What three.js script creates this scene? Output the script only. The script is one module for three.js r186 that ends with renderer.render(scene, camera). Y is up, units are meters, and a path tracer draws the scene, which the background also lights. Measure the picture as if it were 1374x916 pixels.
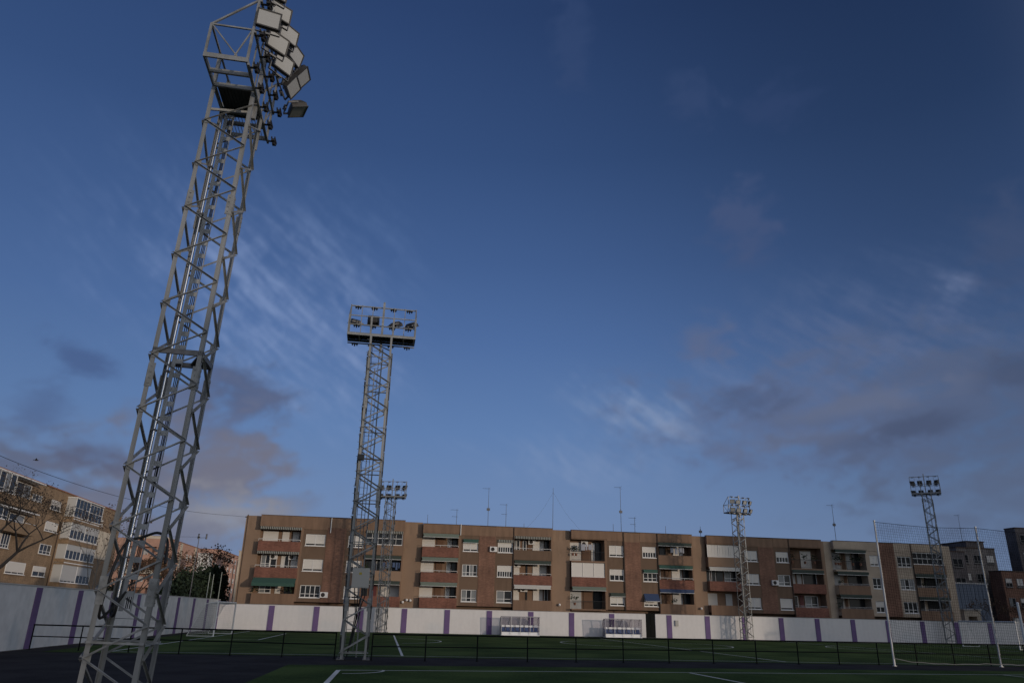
import * as THREE from 'three';
import { mergeGeometries } from 'three/addons/utils/BufferGeometryUtils.js';

// ------------------------------------------------------------------ camera, sky, sun, exposure
const scene = new THREE.Scene();
const renderer = new THREE.WebGLRenderer({ antialias: true });
renderer.toneMapping = THREE.LinearToneMapping;
const EXPOSURE = 0.5;
renderer.toneMappingExposure = EXPOSURE;
renderer.shadowMap.enabled = true;

const camera = new THREE.PerspectiveCamera(49.4, 1024 / 682, 0.1, 3000);
camera.position.set(0, 2.02, 0);
{
  const p = THREE.MathUtils.degToRad(20.21), r = THREE.MathUtils.degToRad(1.36);
  const fw = new THREE.Vector3(0, Math.sin(p), -Math.cos(p)), up0 = new THREE.Vector3(0, Math.cos(p), Math.sin(p)), rt0 = new THREE.Vector3(1, 0, 0);
  const rt = rt0.clone().multiplyScalar(Math.cos(r)).addScaledVector(up0, Math.sin(r));
  const up = up0.clone().multiplyScalar(Math.cos(r)).addScaledVector(rt0, -Math.sin(r));
  camera.quaternion.setFromRotationMatrix(new THREE.Matrix4().makeBasis(rt, up, fw.clone().negate()));
}
scene.add(camera);

// the field's own axes: u runs along the far wall (to the right), w comes from it towards the camera
const TH = Math.atan(0.1537), CD = Math.cos(TH), SD = Math.sin(TH);
const F = (u, y, w) => new THREE.Vector3(CD * u + SD * w, y, -85.22 - SD * u + CD * w);

// seeded noise
function rng(seed) { let s = seed >>> 0; return () => { s = (s + 0x6D2B79F5) >>> 0; let t = s; t = Math.imul(t ^ (t >>> 15), t | 1); t ^= t + Math.imul(t ^ (t >>> 7), t | 61); return ((t ^ (t >>> 14)) >>> 0) / 4294967296; }; }
const PERM = (() => { const r = rng(11), a = new Float32Array(4096); for (let i = 0; i < 4096; i++) a[i] = r(); return a; })();
const hash3 = (x, y, z) => PERM[(Math.imul(x, 73856093) ^ Math.imul(y, 19349663) ^ Math.imul(z, 83492791)) & 4095];
function vnoise(x, y, z) {
  const xi = Math.floor(x), yi = Math.floor(y), zi = Math.floor(z);
  let a = x - xi, b = y - yi, c = z - zi; a = a * a * (3 - 2 * a); b = b * b * (3 - 2 * b); c = c * c * (3 - 2 * c);
  const l = (p, q, t) => p + (q - p) * t;
  return l(l(l(hash3(xi, yi, zi), hash3(xi + 1, yi, zi), a), l(hash3(xi, yi + 1, zi), hash3(xi + 1, yi + 1, zi), a), b),
    l(l(hash3(xi, yi, zi + 1), hash3(xi + 1, yi, zi + 1), a), l(hash3(xi, yi + 1, zi + 1), hash3(xi + 1, yi + 1, zi + 1), a), b), c);
}
function fbm(x, y, z, o = 4, gain = 0.5) { let s = 0, a = 0.5, n = 0; for (let i = 0; i < o; i++) { s += a * vnoise(x, y, z); n += a; a *= gain; x = x * 2.03 + 7.1; y = y * 2.03 + 3.7; z = z * 2.03 + 1.3; } return s / n; }
const sstep = (a, b, x) => { const t = Math.min(1, Math.max(0, (x - a) / (b - a))); return t * t * (3 - 2 * t); };
const lin = (c) => { c /= 255; return c <= 0.04045 ? c / 12.92 : Math.pow((c + 0.055) / 1.055, 2.4); };
const L3 = (r, g, b) => [lin(r), lin(g), lin(b)];

const SUN = F(0.8875, 0.095, 1).sub(F(0, 0, 0)).normalize();      // very low, from the right and behind the camera
{
  const NW = 2048, NH = 1024, px = new Float32Array(NW * NH * 4);
  const grad = [[-90, L3(112, 118, 128)], [0, L3(116, 132, 158)], [4, L3(114, 136, 172)], [8, L3(108, 134, 175)], [13, L3(95, 126, 173)], [20, L3(78, 108, 158)], [26, L3(66, 94, 142)], [34, L3(53, 79, 124)], [44, L3(44, 67, 110)], [90, L3(35, 56, 98)]];
  // clouds of the picture: azimuth, elevation, their spread, tilt, colour, strength, kind (0 wisps, 1 soft grey heap)
  const CL = [
    [-18.5, 20.5, 7, 4.4, -32, L3(136, 156, 196), 0.7, 0], [-25, 23, 7, 4.5, -20, L3(120, 143, 188), 0.45, 0], [-13, 27, 5, 3, -30, L3(100, 126, 172), 0.3, 0],
    [11.0, 14.8, 4.2, 1.5, -16, L3(140, 158, 190), 0.95, 0], [5.5, 11, 6, 1.6, -4, L3(128, 148, 184), 0.5, 0], [27, 20, 8, 3, 6, L3(92, 108, 144), 0.6, 0], [23, 15, 9, 3.4, 2, L3(104, 116, 148), 0.55, 0],
    [33.2, 21.2, 0.8, 0.75, 60, L3(128, 142, 176), 0.8, 0], [17, 16.6, 2.4, 1, -10, L3(108, 128, 168), 0.7, 0], [31, 18.5, 6, 2.5, 0, L3(92, 106, 140), 0.5, 0],
    [-21.0, 14.4, 2.6, 2.0, 8, L3(78, 88, 118), 0.8, 1], [-22.6, 12.6, 3.2, 2.0, 0, L3(98, 108, 138), 0.6, 1],
    [-31.2, 15.4, 1.8, 0.8, -25, L3(66, 84, 126), 0.6, 1], [-33, 11.8, 1.3, 1.1, 40, L3(74, 90, 128), 0.5, 1],
    [-34, 7.6, 5, 2.0, 0, L3(92, 100, 124), 0.9, 1], [-24.5, 7.6, 5.5, 3.0, 8, L3(106, 111, 132), 0.95, 1], [-20.4, 9.0, 2.8, 2.2, 30, L3(112, 113, 130), 0.85, 1], [-20.6, 6.2, 2.8, 1.4, 0, L3(142, 144, 154), 0.8, 1], [-27, 4.0, 9, 1.5, 0, L3(112, 117, 138), 0.9, 1], [-29, 9.4, 2.2, 0.9, 0, L3(84, 90, 116), 0.7, 1],
    [15.3, 20.2, 1.6, 1.1, 0, L3(92, 104, 136), 0.75, 1], [19.5, 28.5, 2.1, 1.8, 0, L3(72, 86, 122), 0.6, 1], [37, 23.5, 2, 2.2, 0, L3(66, 80, 112), 0.55, 1], [16.3, 37.6, 1.8, 1.2, 0, L3(56, 74, 112), 0.5, 1], [23, 35.5, 2.2, 1.4, 0, L3(50, 68, 106), 0.5, 1], [5, 42, 1.4, 2.4, 0, L3(54, 73, 112), 0.5, 1],
    [23, 13.6, 9, 3.0, -4, L3(92, 105, 138), 0.7, 1], [33, 13.2, 8, 3.8, 0, L3(82, 95, 124), 0.75, 1], [36, 7.5, 8, 2.6, 0, L3(88, 102, 130), 0.7, 1],
    [29.8, 12.6, 2.4, 0.6, 4, L3(68, 79, 106), 0.6, 1], [18.4, 15.4, 1.9, 0.8, 0, L3(70, 82, 112), 0.55, 1], [24, 12, 3.4, 0.45, -3, L3(72, 84, 112), 0.4, 1], [36, 15.6, 1.8, 0.8, 10, L3(64, 75, 102), 0.5, 1], [27, 14.6, 4, 0.6, 6, L3(106, 114, 138), 0.45, 1], [21.5, 12.2, 3, 0.6, 4, L3(104, 112, 136), 0.4, 1],
  ].map((c) => { const t = c[4] * Math.PI / 180; return [...c, Math.cos(t), Math.sin(t)]; });
  for (let j = 0; j < NH; j++) {
    const el = ((j + 0.5) / NH - 0.5) * 180, er = el * Math.PI / 180, cy = Math.sin(er), ch = Math.cos(er);
    let k = 0; while (k < grad.length - 2 && el > grad[k + 1][0]) k++;
    const t = Math.min(1, Math.max(0, (el - grad[k][0]) / (grad[k + 1][0] - grad[k][0])));
    const base = [0, 1, 2].map((i) => grad[k][1][i] + (grad[k + 1][1][i] - grad[k][1][i]) * t);
    for (let i = 0; i < NW; i++) {
      const ph = ((i + 0.5) / NW - 0.5) * 2 * Math.PI, dx = Math.cos(ph) * ch, dz = Math.sin(ph) * ch;
      let c = [base[0], base[1], base[2]];
      if (el > -4) {
        const az = Math.atan2(dx, -dz) * 180 / Math.PI;
        const q = 1 / (Math.max(cy, 0) + 0.09), X = dx * q, Z = dz * q;
        // glow round the sun, plus the unseen sun half brightened for fill light
        const cs = dx * SUN.x + cy * SUN.y + dz * SUN.z, sd = Math.max(0, cs), gl = Math.pow(sd, 10), br = sstep(0, 0.95, cs);
        const ray = 0.53 + 0.47 * sstep(0, 0.62, Math.abs(cs)) - 0.16 * sstep(0.6, 1, cs * cs);   // the blue is deepest square to the sun
        const lowAir = Math.exp(-Math.max(0, el) / 9) * 0.75; c = c.map((v) => v * (ray + (1 - ray) * lowAir)); c[0] += 0.5 * gl + 0.52 * br; c[1] += 0.45 * gl + 0.5 * br; c[2] += 0.34 * gl + 0.43 * br;
        let n1 = -1, n2 = -1;
        for (const [a, e, sa, se, , col, str, kind, co, si] of CL) {
          const da = az - a, de = el - e; if (Math.abs(da) > sa * 3.4 + se || Math.abs(de) > se * 3.4 + sa) continue;
          const p = (da * co + de * si) / sa, r = (-da * si + de * co) / se, g = Math.exp(-0.5 * (p * p + r * r)); if (g < 0.004) continue;
          let m;
          if (kind === 0) {
            if (n1 < 0) { const wx = fbm(az * 0.2, el * 0.2, 4, 4), al = az * 0.82 - el * 0.57, ac = az * 0.57 + el * 0.82, b = fbm(al * 0.16 + wx * 1.5, ac * 0.75 + wx * 2.5, 2.5, 6, 0.6), f = fbm(al * 1.7 + wx * 9 + ac * 0.5, ac * 0.6 - al * 0.3 + wx * 7, 8.1, 4, 0.6), h = fbm(al * 0.5, ac * 3.2, 3.3, 4, 0.6); n1 = sstep(0.28, 0.8, 0.56 * b + 0.13 * f + 0.31 * h) * (0.55 + 0.7 * fbm(az * 0.3, el * 0.3, 6.6, 3)); }
            m = sstep(0.02, 1, g * (0.45 + n1)) * n1 * 1.0;
          } else {
            if (n2 < 0) { const wx = fbm(az * 0.25, el * 0.5, 9, 4) * 2.6; n2 = fbm(az * 0.5 + wx, el * 0.95 + wx * 0.7, 5.5, 8, 0.58); }
            m = sstep(0.12, 1.15, g * 1.1 + (n2 - 0.5) * 2.6 * (0.35 + 0.65 * sstep(0, 0.3, g)) * sstep(0, 0.12, g));
          }
          m = Math.min(0.94, m * str);
          c = c.map((v, x) => v + (col[x] - v) * m);
        }
        // the same kind of thin broken cloud goes on round the rest of the sky
        const out = sstep(50, 75, Math.abs(az)) * sstep(1, 8, el) * (1 - sstep(35, 70, el));
        if (out > 0) {
          const n = fbm(dx * 3 * q * 0.5, cy * 3, dz * 3 * q * 0.5, 5), m = out * sstep(0.48, 0.7, n) * 0.7, lum = 0.16 + 0.5 * gl;
          c = [c[0] + (lum * 1.02 - c[0]) * m, c[1] + (lum - c[1]) * m, c[2] + (lum * 1.05 - c[2]) * m];
        }
      }
      const o = (j * NW + i) * 4; for (let x = 0; x < 3; x++) px[o + x] = c[x] / EXPOSURE; px[o + 3] = 1;
    }
  }
  const sky = new THREE.DataTexture(px, NW, NH, THREE.RGBAFormat, THREE.FloatType);
  sky.mapping = THREE.EquirectangularReflectionMapping; sky.magFilter = THREE.LinearFilter; sky.minFilter = THREE.LinearFilter; sky.wrapS = THREE.RepeatWrapping; sky.needsUpdate = true;
  scene.background = sky; scene.environment = sky;
}
const sun = new THREE.DirectionalLight(new THREE.Color().setRGB(1, 0.83, 0.66), 2.6);
sun.position.copy(SUN).multiplyScalar(300).add(F(0, 0, 20)); sun.target.position.copy(F(0, 0, 20));
sun.castShadow = true; sun.shadow.radius = 2.5; sun.shadow.mapSize.set(4096, 4096);
Object.assign(sun.shadow.camera, { left: -140, right: 140, top: 120, bottom: -120, near: 1, far: 700 });
scene.add(sun, sun.target);

// ------------------------------------------------------------------ helpers
const NAMES = new Map();
function numbered(n) { const k = NAMES.get(n) || 0; NAMES.set(n, k + 1); return k ? `${n}_${String(k).padStart(3, '0')}` : n; }
function tag(o, label, category, group) { o.userData = { ...o.userData, label, category }; if (group) o.userData.group = group; return o; }
function thing(name, label, category, [u, y, w] = [0, 0, 0], turn = 0, group) {
  const o = new THREE.Group(); o.name = numbered(name); o.position.copy(F(u, y, w)); o.rotation.y = TH + turn; scene.add(o);
  return tag(o, label, category, group);
}
function norm(g) { const r = g.index ? g.toNonIndexed() : g; for (const k of Object.keys(r.attributes)) if (k !== 'position' && k !== 'normal') r.deleteAttribute(k); if (!r.attributes.normal) r.computeVertexNormals(); return r; }
function uvBox(g) {       // uv in metres, taken along the axis each face points away from
  const p = g.attributes.position, n = g.attributes.normal, uv = new Float32Array(p.count * 2);
  for (let i = 0; i < p.count; i++) {
    const ax = Math.abs(n.getX(i)), ay = Math.abs(n.getY(i)), az = Math.abs(n.getZ(i));
    if (ay >= ax && ay >= az) { uv[2 * i] = p.getX(i); uv[2 * i + 1] = p.getZ(i); } else if (ax >= az) { uv[2 * i] = p.getZ(i); uv[2 * i + 1] = p.getY(i); } else { uv[2 * i] = p.getX(i); uv[2 * i + 1] = p.getY(i); }
  }
  g.setAttribute('uv', new THREE.BufferAttribute(uv, 2)); return g;
}
const merge = (list) => uvBox(list.length === 1 ? norm(list[0]) : mergeGeometries(list.map(norm)));
function part(name, geo, mat, parent, kind) {
  const m = new THREE.Mesh(Array.isArray(geo) ? merge(geo) : geo, mat); m.name = name; m.castShadow = m.receiveShadow = true; if (kind) m.userData.kind = kind; parent.add(m); return m;
}
function struct(name, geo, mat, [u, y, w] = [0, 0, 0]) { const m = part(numbered(name), geo, mat, scene, 'structure'); m.position.copy(F(u, y, w)); m.rotation.y = TH; return m; }
const bx = (x0, x1, y0, y1, z0, z1) => new THREE.BoxGeometry(Math.abs(x1 - x0), Math.abs(y1 - y0), Math.abs(z1 - z0)).translate((x0 + x1) / 2, (y0 + y1) / 2, (z0 + z1) / 2);
const V = (x, y, z) => new THREE.Vector3(x, y, z);
const UPY = V(0, 1, 0);
function aim(p, q, hint) {  // a matrix that lays a unit-high shape along p..q
  const y = q.clone().sub(p), len = y.length(); y.normalize();
  const h = hint || (Math.abs(y.y) > 0.95 ? V(0, 0, 1) : UPY), x = new THREE.Vector3().crossVectors(h, y).normalize(), z = new THREE.Vector3().crossVectors(x, y).normalize();
  return new THREE.Matrix4().makeBasis(x, y.clone().multiplyScalar(len), z).setPosition(p);
}
function bar(p, q, a, b = a, hint) { return new THREE.BoxGeometry(a, 1, b).translate(0, 0.5, 0).applyMatrix4(aim(p, q, hint)); }
function rod(p, q, r, r2 = r, seg = 6) { return new THREE.CylinderGeometry(r2, r, 1, seg).translate(0, 0.5, 0).applyMatrix4(aim(p, q)); }
const tube = (pts, r, n = 40, seg = 5) => new THREE.TubeGeometry(new THREE.CatmullRomCurve3(pts), n, r, seg);

// surfaces: colour grain only
function grain(seed, size, metres, depth, fn) {
  const d = new Uint8Array(size * size * 4);
  for (let j = 0; j < size; j++) for (let i = 0; i < size; i++) {
    const [r, g, b] = fn(i / size, j / size, i, j, depth); const o = (j * size + i) * 4;
    const e = (v) => { v = Math.min(1, Math.max(0, v)); return 255 * (v <= 0.0031308 ? 12.92 * v : 1.055 * Math.pow(v, 1 / 2.4) - 0.055); };
    d[o] = e(r); d[o + 1] = e(g); d[o + 2] = e(b); d[o + 3] = 255;
  }
  const t = new THREE.DataTexture(d, size, size); t.colorSpace = THREE.SRGBColorSpace; t.wrapS = t.wrapT = THREE.RepeatWrapping; t.magFilter = THREE.LinearFilter; t.minFilter = THREE.LinearMipmapLinearFilter; t.generateMipmaps = true; t.repeat.set(1 / metres, 1 / metres); t.needsUpdate = true; return t;
}
// tiling fbm
function tn(x, y, f, s, o = 4) { let v = 0, a = 0.5, n = 0; for (let k = 0; k < o; k++) { const X = x * f, Y = y * f, xi = Math.floor(X), yi = Math.floor(Y); let p = X - xi, q = Y - yi; p = p * p * (3 - 2 * p); q = q * q * (3 - 2 * q); const h = (i, j) => hash3(((i % f) + f) % f, ((j % f) + f) % f, s + k * 17); v += a * ((h(xi, yi) * (1 - p) + h(xi + 1, yi) * p) * (1 - q) + (h(xi, yi + 1) * (1 - p) + h(xi + 1, yi + 1) * p) * q); n += a; a *= 0.5; f *= 2; } return v / n; }
const gm = (v) => [v, v, v];
const TX = {
  plaster: grain(1, 512, 6, 1, (x, y) => gm(0.78 + 0.42 * (tn(x, y, 4, 3, 6) - 0.5) + 0.12 * (tn(x, y, 96, 9, 2) - 0.5))),
  brick: grain(2, 512, 4, 1, (x, y, i, j) => { const row = Math.floor(y * 56), off = row % 2 ? 0.5 : 0, col = Math.floor(x * 16 + off), f = y * 56 - row, g = x * 16 + off - col; const m = f < 0.14 || g < 0.05 ? 0.95 : 0.78 + 0.34 * (hash3(col % 16, row, 5) - 0.5); const s = 0.8 + 0.5 * (tn(x, y, 3, 21, 4) - 0.5) + 0.34 * (tn(x, y * 0.125, 24, 23, 3) - 0.5); return [m * s * 1.02, m * s, m * s * 0.98]; }),
  turf: grain(3, 512, 7, 1, (x, y) => { const a = tn(x, y, 3, 31, 4), b = tn(x, y, 128, 33, 2), v = 0.75 + 0.85 * (a - 0.5) + 0.6 * (b - 0.5); return [v * (0.96 + 0.2 * (a - 0.5)), v, v * 0.96]; }),
  asphalt: grain(4, 512, 5, 1, (x, y) => gm(0.75 + 0.95 * (tn(x, y, 4, 41, 5) - 0.5) + 0.5 * (tn(x, y, 128, 43, 2) - 0.5))),
  steel: grain(5, 256, 1.1, 1, (x, y) => { const a = tn(x, y, 5, 51, 5), v = 0.78 + 0.8 * (a - 0.5); return [v, v, v * (1.0 + 0.06 * (a - 0.5))]; }),
  wash: grain(6, 512, 11, 1, (x, y) => { const a = tn(x, y, 3, 61, 4), st = tn(x, y * 0.12, 40, 63, 3), b = sstep(0.5, 0.68, a), s = 0.84 + 0.07 * (st - 0.5) + 0.05 * (tn(x, y, 48, 65, 2) - 0.5); return [s * (1 - 0.08 * b), s * (1 - 0.05 * b), s * (1 - 0.03 * b)]; }),
  patchy: grain(8, 512, 13, 1, (x, y) => { const a = tn(x, y, 3, 81, 4), st = tn(x, y * 0.25, 32, 83, 4), b = sstep(0.46, 0.62, a + 0.22 * (st - 0.5)), bl = tn(x, y, 40, 85, 3), s = 0.84 + 0.2 * (st - 0.5) * b + 0.2 * (bl - 0.5); return [s * (1 - 0.2 * b), s * (1 - 0.14 * b), s * (1 - 0.09 * b)]; }),
  render: grain(9, 512, 9, 1, (x, y) => gm(0.79 + 0.34 * (tn(x, y, 3, 91, 6) - 0.5) + 0.3 * (tn(x, y * 0.125, 40, 93, 3) - 0.5) * sstep(0.42, 0.6, tn(x, y, 4, 95, 3)))),
  leaf: grain(7, 128, 0.6, 1, (x, y) => gm(0.7 + 0.6 * (tn(x, y, 8, 71, 3) - 0.5))),
};
function mat(r, g, b, rough = 0.85, o = {}) { const { tx, ...rest } = o; const m = rest.specularIntensity === undefined ? new THREE.MeshStandardMaterial({ roughness: rough, ...rest }) : new THREE.MeshPhysicalMaterial({ roughness: rough, ...rest }); m.color.setRGB(r, g, b); if (tx) { m.map = TX[tx]; m.color.multiplyScalar(1.25); } return m; }
const M = {
  turf: mat(0.062, 0.092, 0.03, 1, { tx: 'turf', specularIntensity: 0.08 }), turfNear: mat(0.055, 0.086, 0.027, 1, { tx: 'turf', specularIntensity: 0.08 }), ground: mat(0.10, 0.09, 0.075, 0.95, { tx: 'asphalt' }), asphalt: mat(0.03, 0.029, 0.031, 1, { tx: 'asphalt', specularIntensity: 0.15 }), line: mat(0.62, 0.64, 0.62, 0.85, { tx: 'plaster' }),
  white: mat(0.66, 0.64, 0.63, 0.9, { tx: 'wash' }), whiteLeft: mat(0.6, 0.6, 0.6, 0.9, { tx: 'patchy' }), purple: mat(0.15, 0.095, 0.225, 0.85, { tx: 'plaster' }), coping: mat(0.5, 0.49, 0.48, 0.9, { tx: 'plaster' }),
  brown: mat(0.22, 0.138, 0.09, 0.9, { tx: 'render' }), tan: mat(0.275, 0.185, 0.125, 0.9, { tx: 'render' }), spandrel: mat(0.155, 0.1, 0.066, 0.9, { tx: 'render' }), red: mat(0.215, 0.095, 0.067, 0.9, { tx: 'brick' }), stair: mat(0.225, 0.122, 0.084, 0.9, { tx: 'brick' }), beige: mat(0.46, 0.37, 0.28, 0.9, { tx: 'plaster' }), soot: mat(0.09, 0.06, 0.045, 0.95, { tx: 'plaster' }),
  ochre: mat(0.26, 0.18, 0.11, 0.9, { tx: 'brick' }), pink: mat(0.5, 0.29, 0.21, 0.9, { tx: 'plaster' }), cream: mat(0.55, 0.48, 0.38, 0.9, { tx: 'plaster' }), darkBlock: mat(0.13, 0.115, 0.115, 0.9, { tx: 'brick' }), greyBlock: mat(0.19, 0.17, 0.16, 0.9, { tx: 'brick' }),
  shutter: mat(0.66, 0.63, 0.58, 0.6), shutterGrey: mat(0.45, 0.45, 0.44, 0.6), frame: mat(0.72, 0.71, 0.69, 0.5), glass: mat(0.022, 0.024, 0.026, 0.2, { specularIntensity: 0.45 }), curtain: mat(0.2, 0.21, 0.21, 0.35), dark: mat(0.035, 0.03, 0.028, 0.9), maroon: mat(0.12, 0.025, 0.025, 0.6), wood: mat(0.14, 0.07, 0.035, 0.7),
  awnGreen: mat(0.035, 0.09, 0.07, 0.85), awnGreyGreen: mat(0.15, 0.185, 0.155, 0.85), awnBlue: mat(0.035, 0.06, 0.13, 0.85), awnDark: mat(0.04, 0.055, 0.045, 0.85), awnPale: mat(0.5, 0.49, 0.46, 0.85), iron: mat(0.03, 0.03, 0.032, 0.6, { metalness: 0.3 }), railDim: mat(0.2, 0.19, 0.18, 0.7), railGrey: mat(0.36, 0.36, 0.37, 0.5, { metalness: 0.4 }),
  galv: mat(0.275, 0.28, 0.275, 0.55, { metalness: 0.35, tx: 'steel' }), galvLight: mat(0.36, 0.37, 0.37, 0.5, { metalness: 0.3, tx: 'steel' }), galvDark: mat(0.17, 0.17, 0.175, 0.6, { metalness: 0.35, tx: 'steel' }), chrome: mat(0.86, 0.86, 0.86, 0.27, { metalness: 1 }), grate: mat(0.1, 0.1, 0.1, 0.7, { metalness: 0.3 }), lampBody: mat(0.045, 0.043, 0.042, 0.55, { metalness: 0.2 }), lampGlass: mat(0.38, 0.38, 0.37, 0.2), boxGrey: mat(0.4, 0.39, 0.36, 0.6), cable: mat(0.012, 0.012, 0.013, 0.6),
  fence: mat(0.006, 0.007, 0.007, 0.7, { specularIntensity: 0.2 }), pole: mat(0.7, 0.7, 0.68, 0.45), net: mat(0.004, 0.004, 0.004, 1, { specularIntensity: 0.05 }), netWhite: mat(0.42, 0.42, 0.42, 0.9), rope: mat(0.2, 0.2, 0.2, 0.9), seat: mat(0.03, 0.06, 0.17, 0.45), seatTop: mat(0.8, 0.8, 0.8, 0.4), bark: mat(0.085, 0.066, 0.05, 0.95), barkPale: mat(0.16, 0.14, 0.115, 0.95), leafTwig: mat(0.05, 0.036, 0.026, 0.9, { tx: 'leaf' }), leafBrown: mat(0.12, 0.07, 0.04, 0.9, { tx: 'leaf' }), leafDark: mat(0.022, 0.04, 0.018, 0.9, { tx: 'leaf' }), leafGreen: mat(0.05, 0.075, 0.028, 0.9, { tx: 'leaf' }), terracotta: mat(0.28, 0.13, 0.08, 0.9), paleGreen: mat(0.3, 0.33, 0.3, 0.6, { metalness: 0.3 }), cloth: mat(0.35, 0.36, 0.4, 0.9), clothBlue: mat(0.08, 0.12, 0.22, 0.9), mast: mat(0.14, 0.14, 0.15, 0.6, { metalness: 0.4 }), bird: mat(0.03, 0.03, 0.032, 0.9), blueTarp: mat(0.12, 0.15, 0.2, 0.8),
};
const panel = new THREE.MeshPhysicalMaterial({ roughness: 0.06, transmission: 0.96, thickness: 0, ior: 1.2 }); panel.color.setRGB(0.74, 0.73, 0.76);
{ // striped canvas for the roller valances
  const d = new Uint8Array(64 * 4 * 4); for (let i = 0; i < 64; i++) for (let j = 0; j < 4; j++) { const v = i < 32 ? 46 : 165, o = (j * 64 + i) * 4; d[o] = v; d[o + 1] = v; d[o + 2] = v - 6; d[o + 3] = 255; }
  const t = new THREE.DataTexture(d, 64, 4); t.colorSpace = THREE.SRGBColorSpace; t.wrapS = t.wrapT = THREE.RepeatWrapping; t.magFilter = THREE.LinearFilter; t.repeat.set(1 / 0.2, 1); t.needsUpdate = true;
  M.stripe = mat(0.85, 0.85, 0.83, 0.85); M.stripe.map = t;
}

// ------------------------------------------------------------------ ground and markings
function sheet(pts, y) { // horizontal polygon of [u, w] points
  const s = new THREE.Shape(pts.map(([u, w]) => new THREE.Vector2(u, -w))); const g = new THREE.ShapeGeometry(s).rotateX(-Math.PI / 2).translate(0, y, 0); return norm(g);
}
struct('ground', [sheet([[-1200, -1200], [1200, -1200], [1200, 600], [-1200, 600]], -0.012)], M.ground);
struct('pavement', [sheet([[-29.4, 0.2], [74, 0.2], [74, 120], [-29.4, 120]], -0.004)], M.asphalt).name = 'asphalt_track';
struct('football_pitch', [sheet([[-28.6, 0.5], [73, 0.5], [73, 45.4], [-28.0, 45.4]], 0.004)], M.turf);
struct('football_pitch', [sheet([[-16.5, 51.7], [60, 46.6], [60, 118], [-18.6, 118]], 0.004)], M.turfNear);
const seg = (u0, w0, u1, w1, t = 0.11, y = 0.009) => { const dx = u1 - u0, dw = w1 - w0, l = Math.hypot(dx, dw), nx = -dw / l * t / 2, nw = dx / l * t / 2; return sheet([[u0 + nx, w0 + nw], [u0 - nx, w0 - nw], [u1 - nx, w1 - nw], [u1 + nx, w1 + nw]], y); };
function arc(u, w, r, a0, a1, t = 0.11, n = 40) { const o = []; for (let i = 0; i < n; i++) { const p = a0 + (a1 - a0) * i / n, q = a0 + (a1 - a0) * (i + 1) / n; o.push(sheet([[u + (r - t / 2) * Math.cos(p), w + (r - t / 2) * Math.sin(p)], [u + (r + t / 2) * Math.cos(p), w + (r + t / 2) * Math.sin(p)], [u + (r + t / 2) * Math.cos(q), w + (r + t / 2) * Math.sin(q)], [u + (r - t / 2) * Math.cos(q), w + (r - t / 2) * Math.sin(q)]], 0.009)); } return o; }
const PI = Math.PI;
struct('pitch_markings', [
  seg(-25.4, 1.4, -25.4, 44.4, 0.12), seg(-25.4, 44.4, 42, 44.4, 0.12), seg(-25.4, 1.4, 42, 1.4, 0.12), seg(42, 1.4, 42, 44.4, 0.12), seg(8.3, 1.5, 8.3, 44.3, 0.12),
  ...arc(8.3, 21.5, 6.9, 0, 2 * PI, 0.12, 64), seg(-21.4, 11, -21.4, 27, 0.12), seg(-25.3, 27, -21.4, 27, 0.12), seg(-25.3, 11, -21.4, 11, 0.12),
  seg(-11.9, 5.5, -11.9, 44.3, 0.13), seg(-25.3, 5.5, -11.9, 5.5), ...arc(-14.6, 23, 6.1, -1.05, 1.05, 0.12, 24), seg(28.5, 5.5, 28.5, 39, 0.12), seg(28.5, 39, 41.9, 39, 0.12), seg(28.5, 5.5, 41.9, 5.5, 0.12), ...arc(31, 22, 6.1, PI - 1.05, PI + 1.05, 0.12, 24),
], M.line);
struct('pitch_markings', [
  seg(-14.4, 54.3, 17, 51.9, 0.12), seg(17, 51.9, 50, 49.4, 0.12), seg(-14.42, 54.3, -14.95, 100, 0.16), ...arc(-14.4, 54.3, 1.6, -0.06, 1.45, 0.1, 10), seg(-0.7, 53.4, -0.45, 66, 0.13), seg(14.4, 52.2, 14.0, 66, 0.12),
], M.line);

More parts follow.
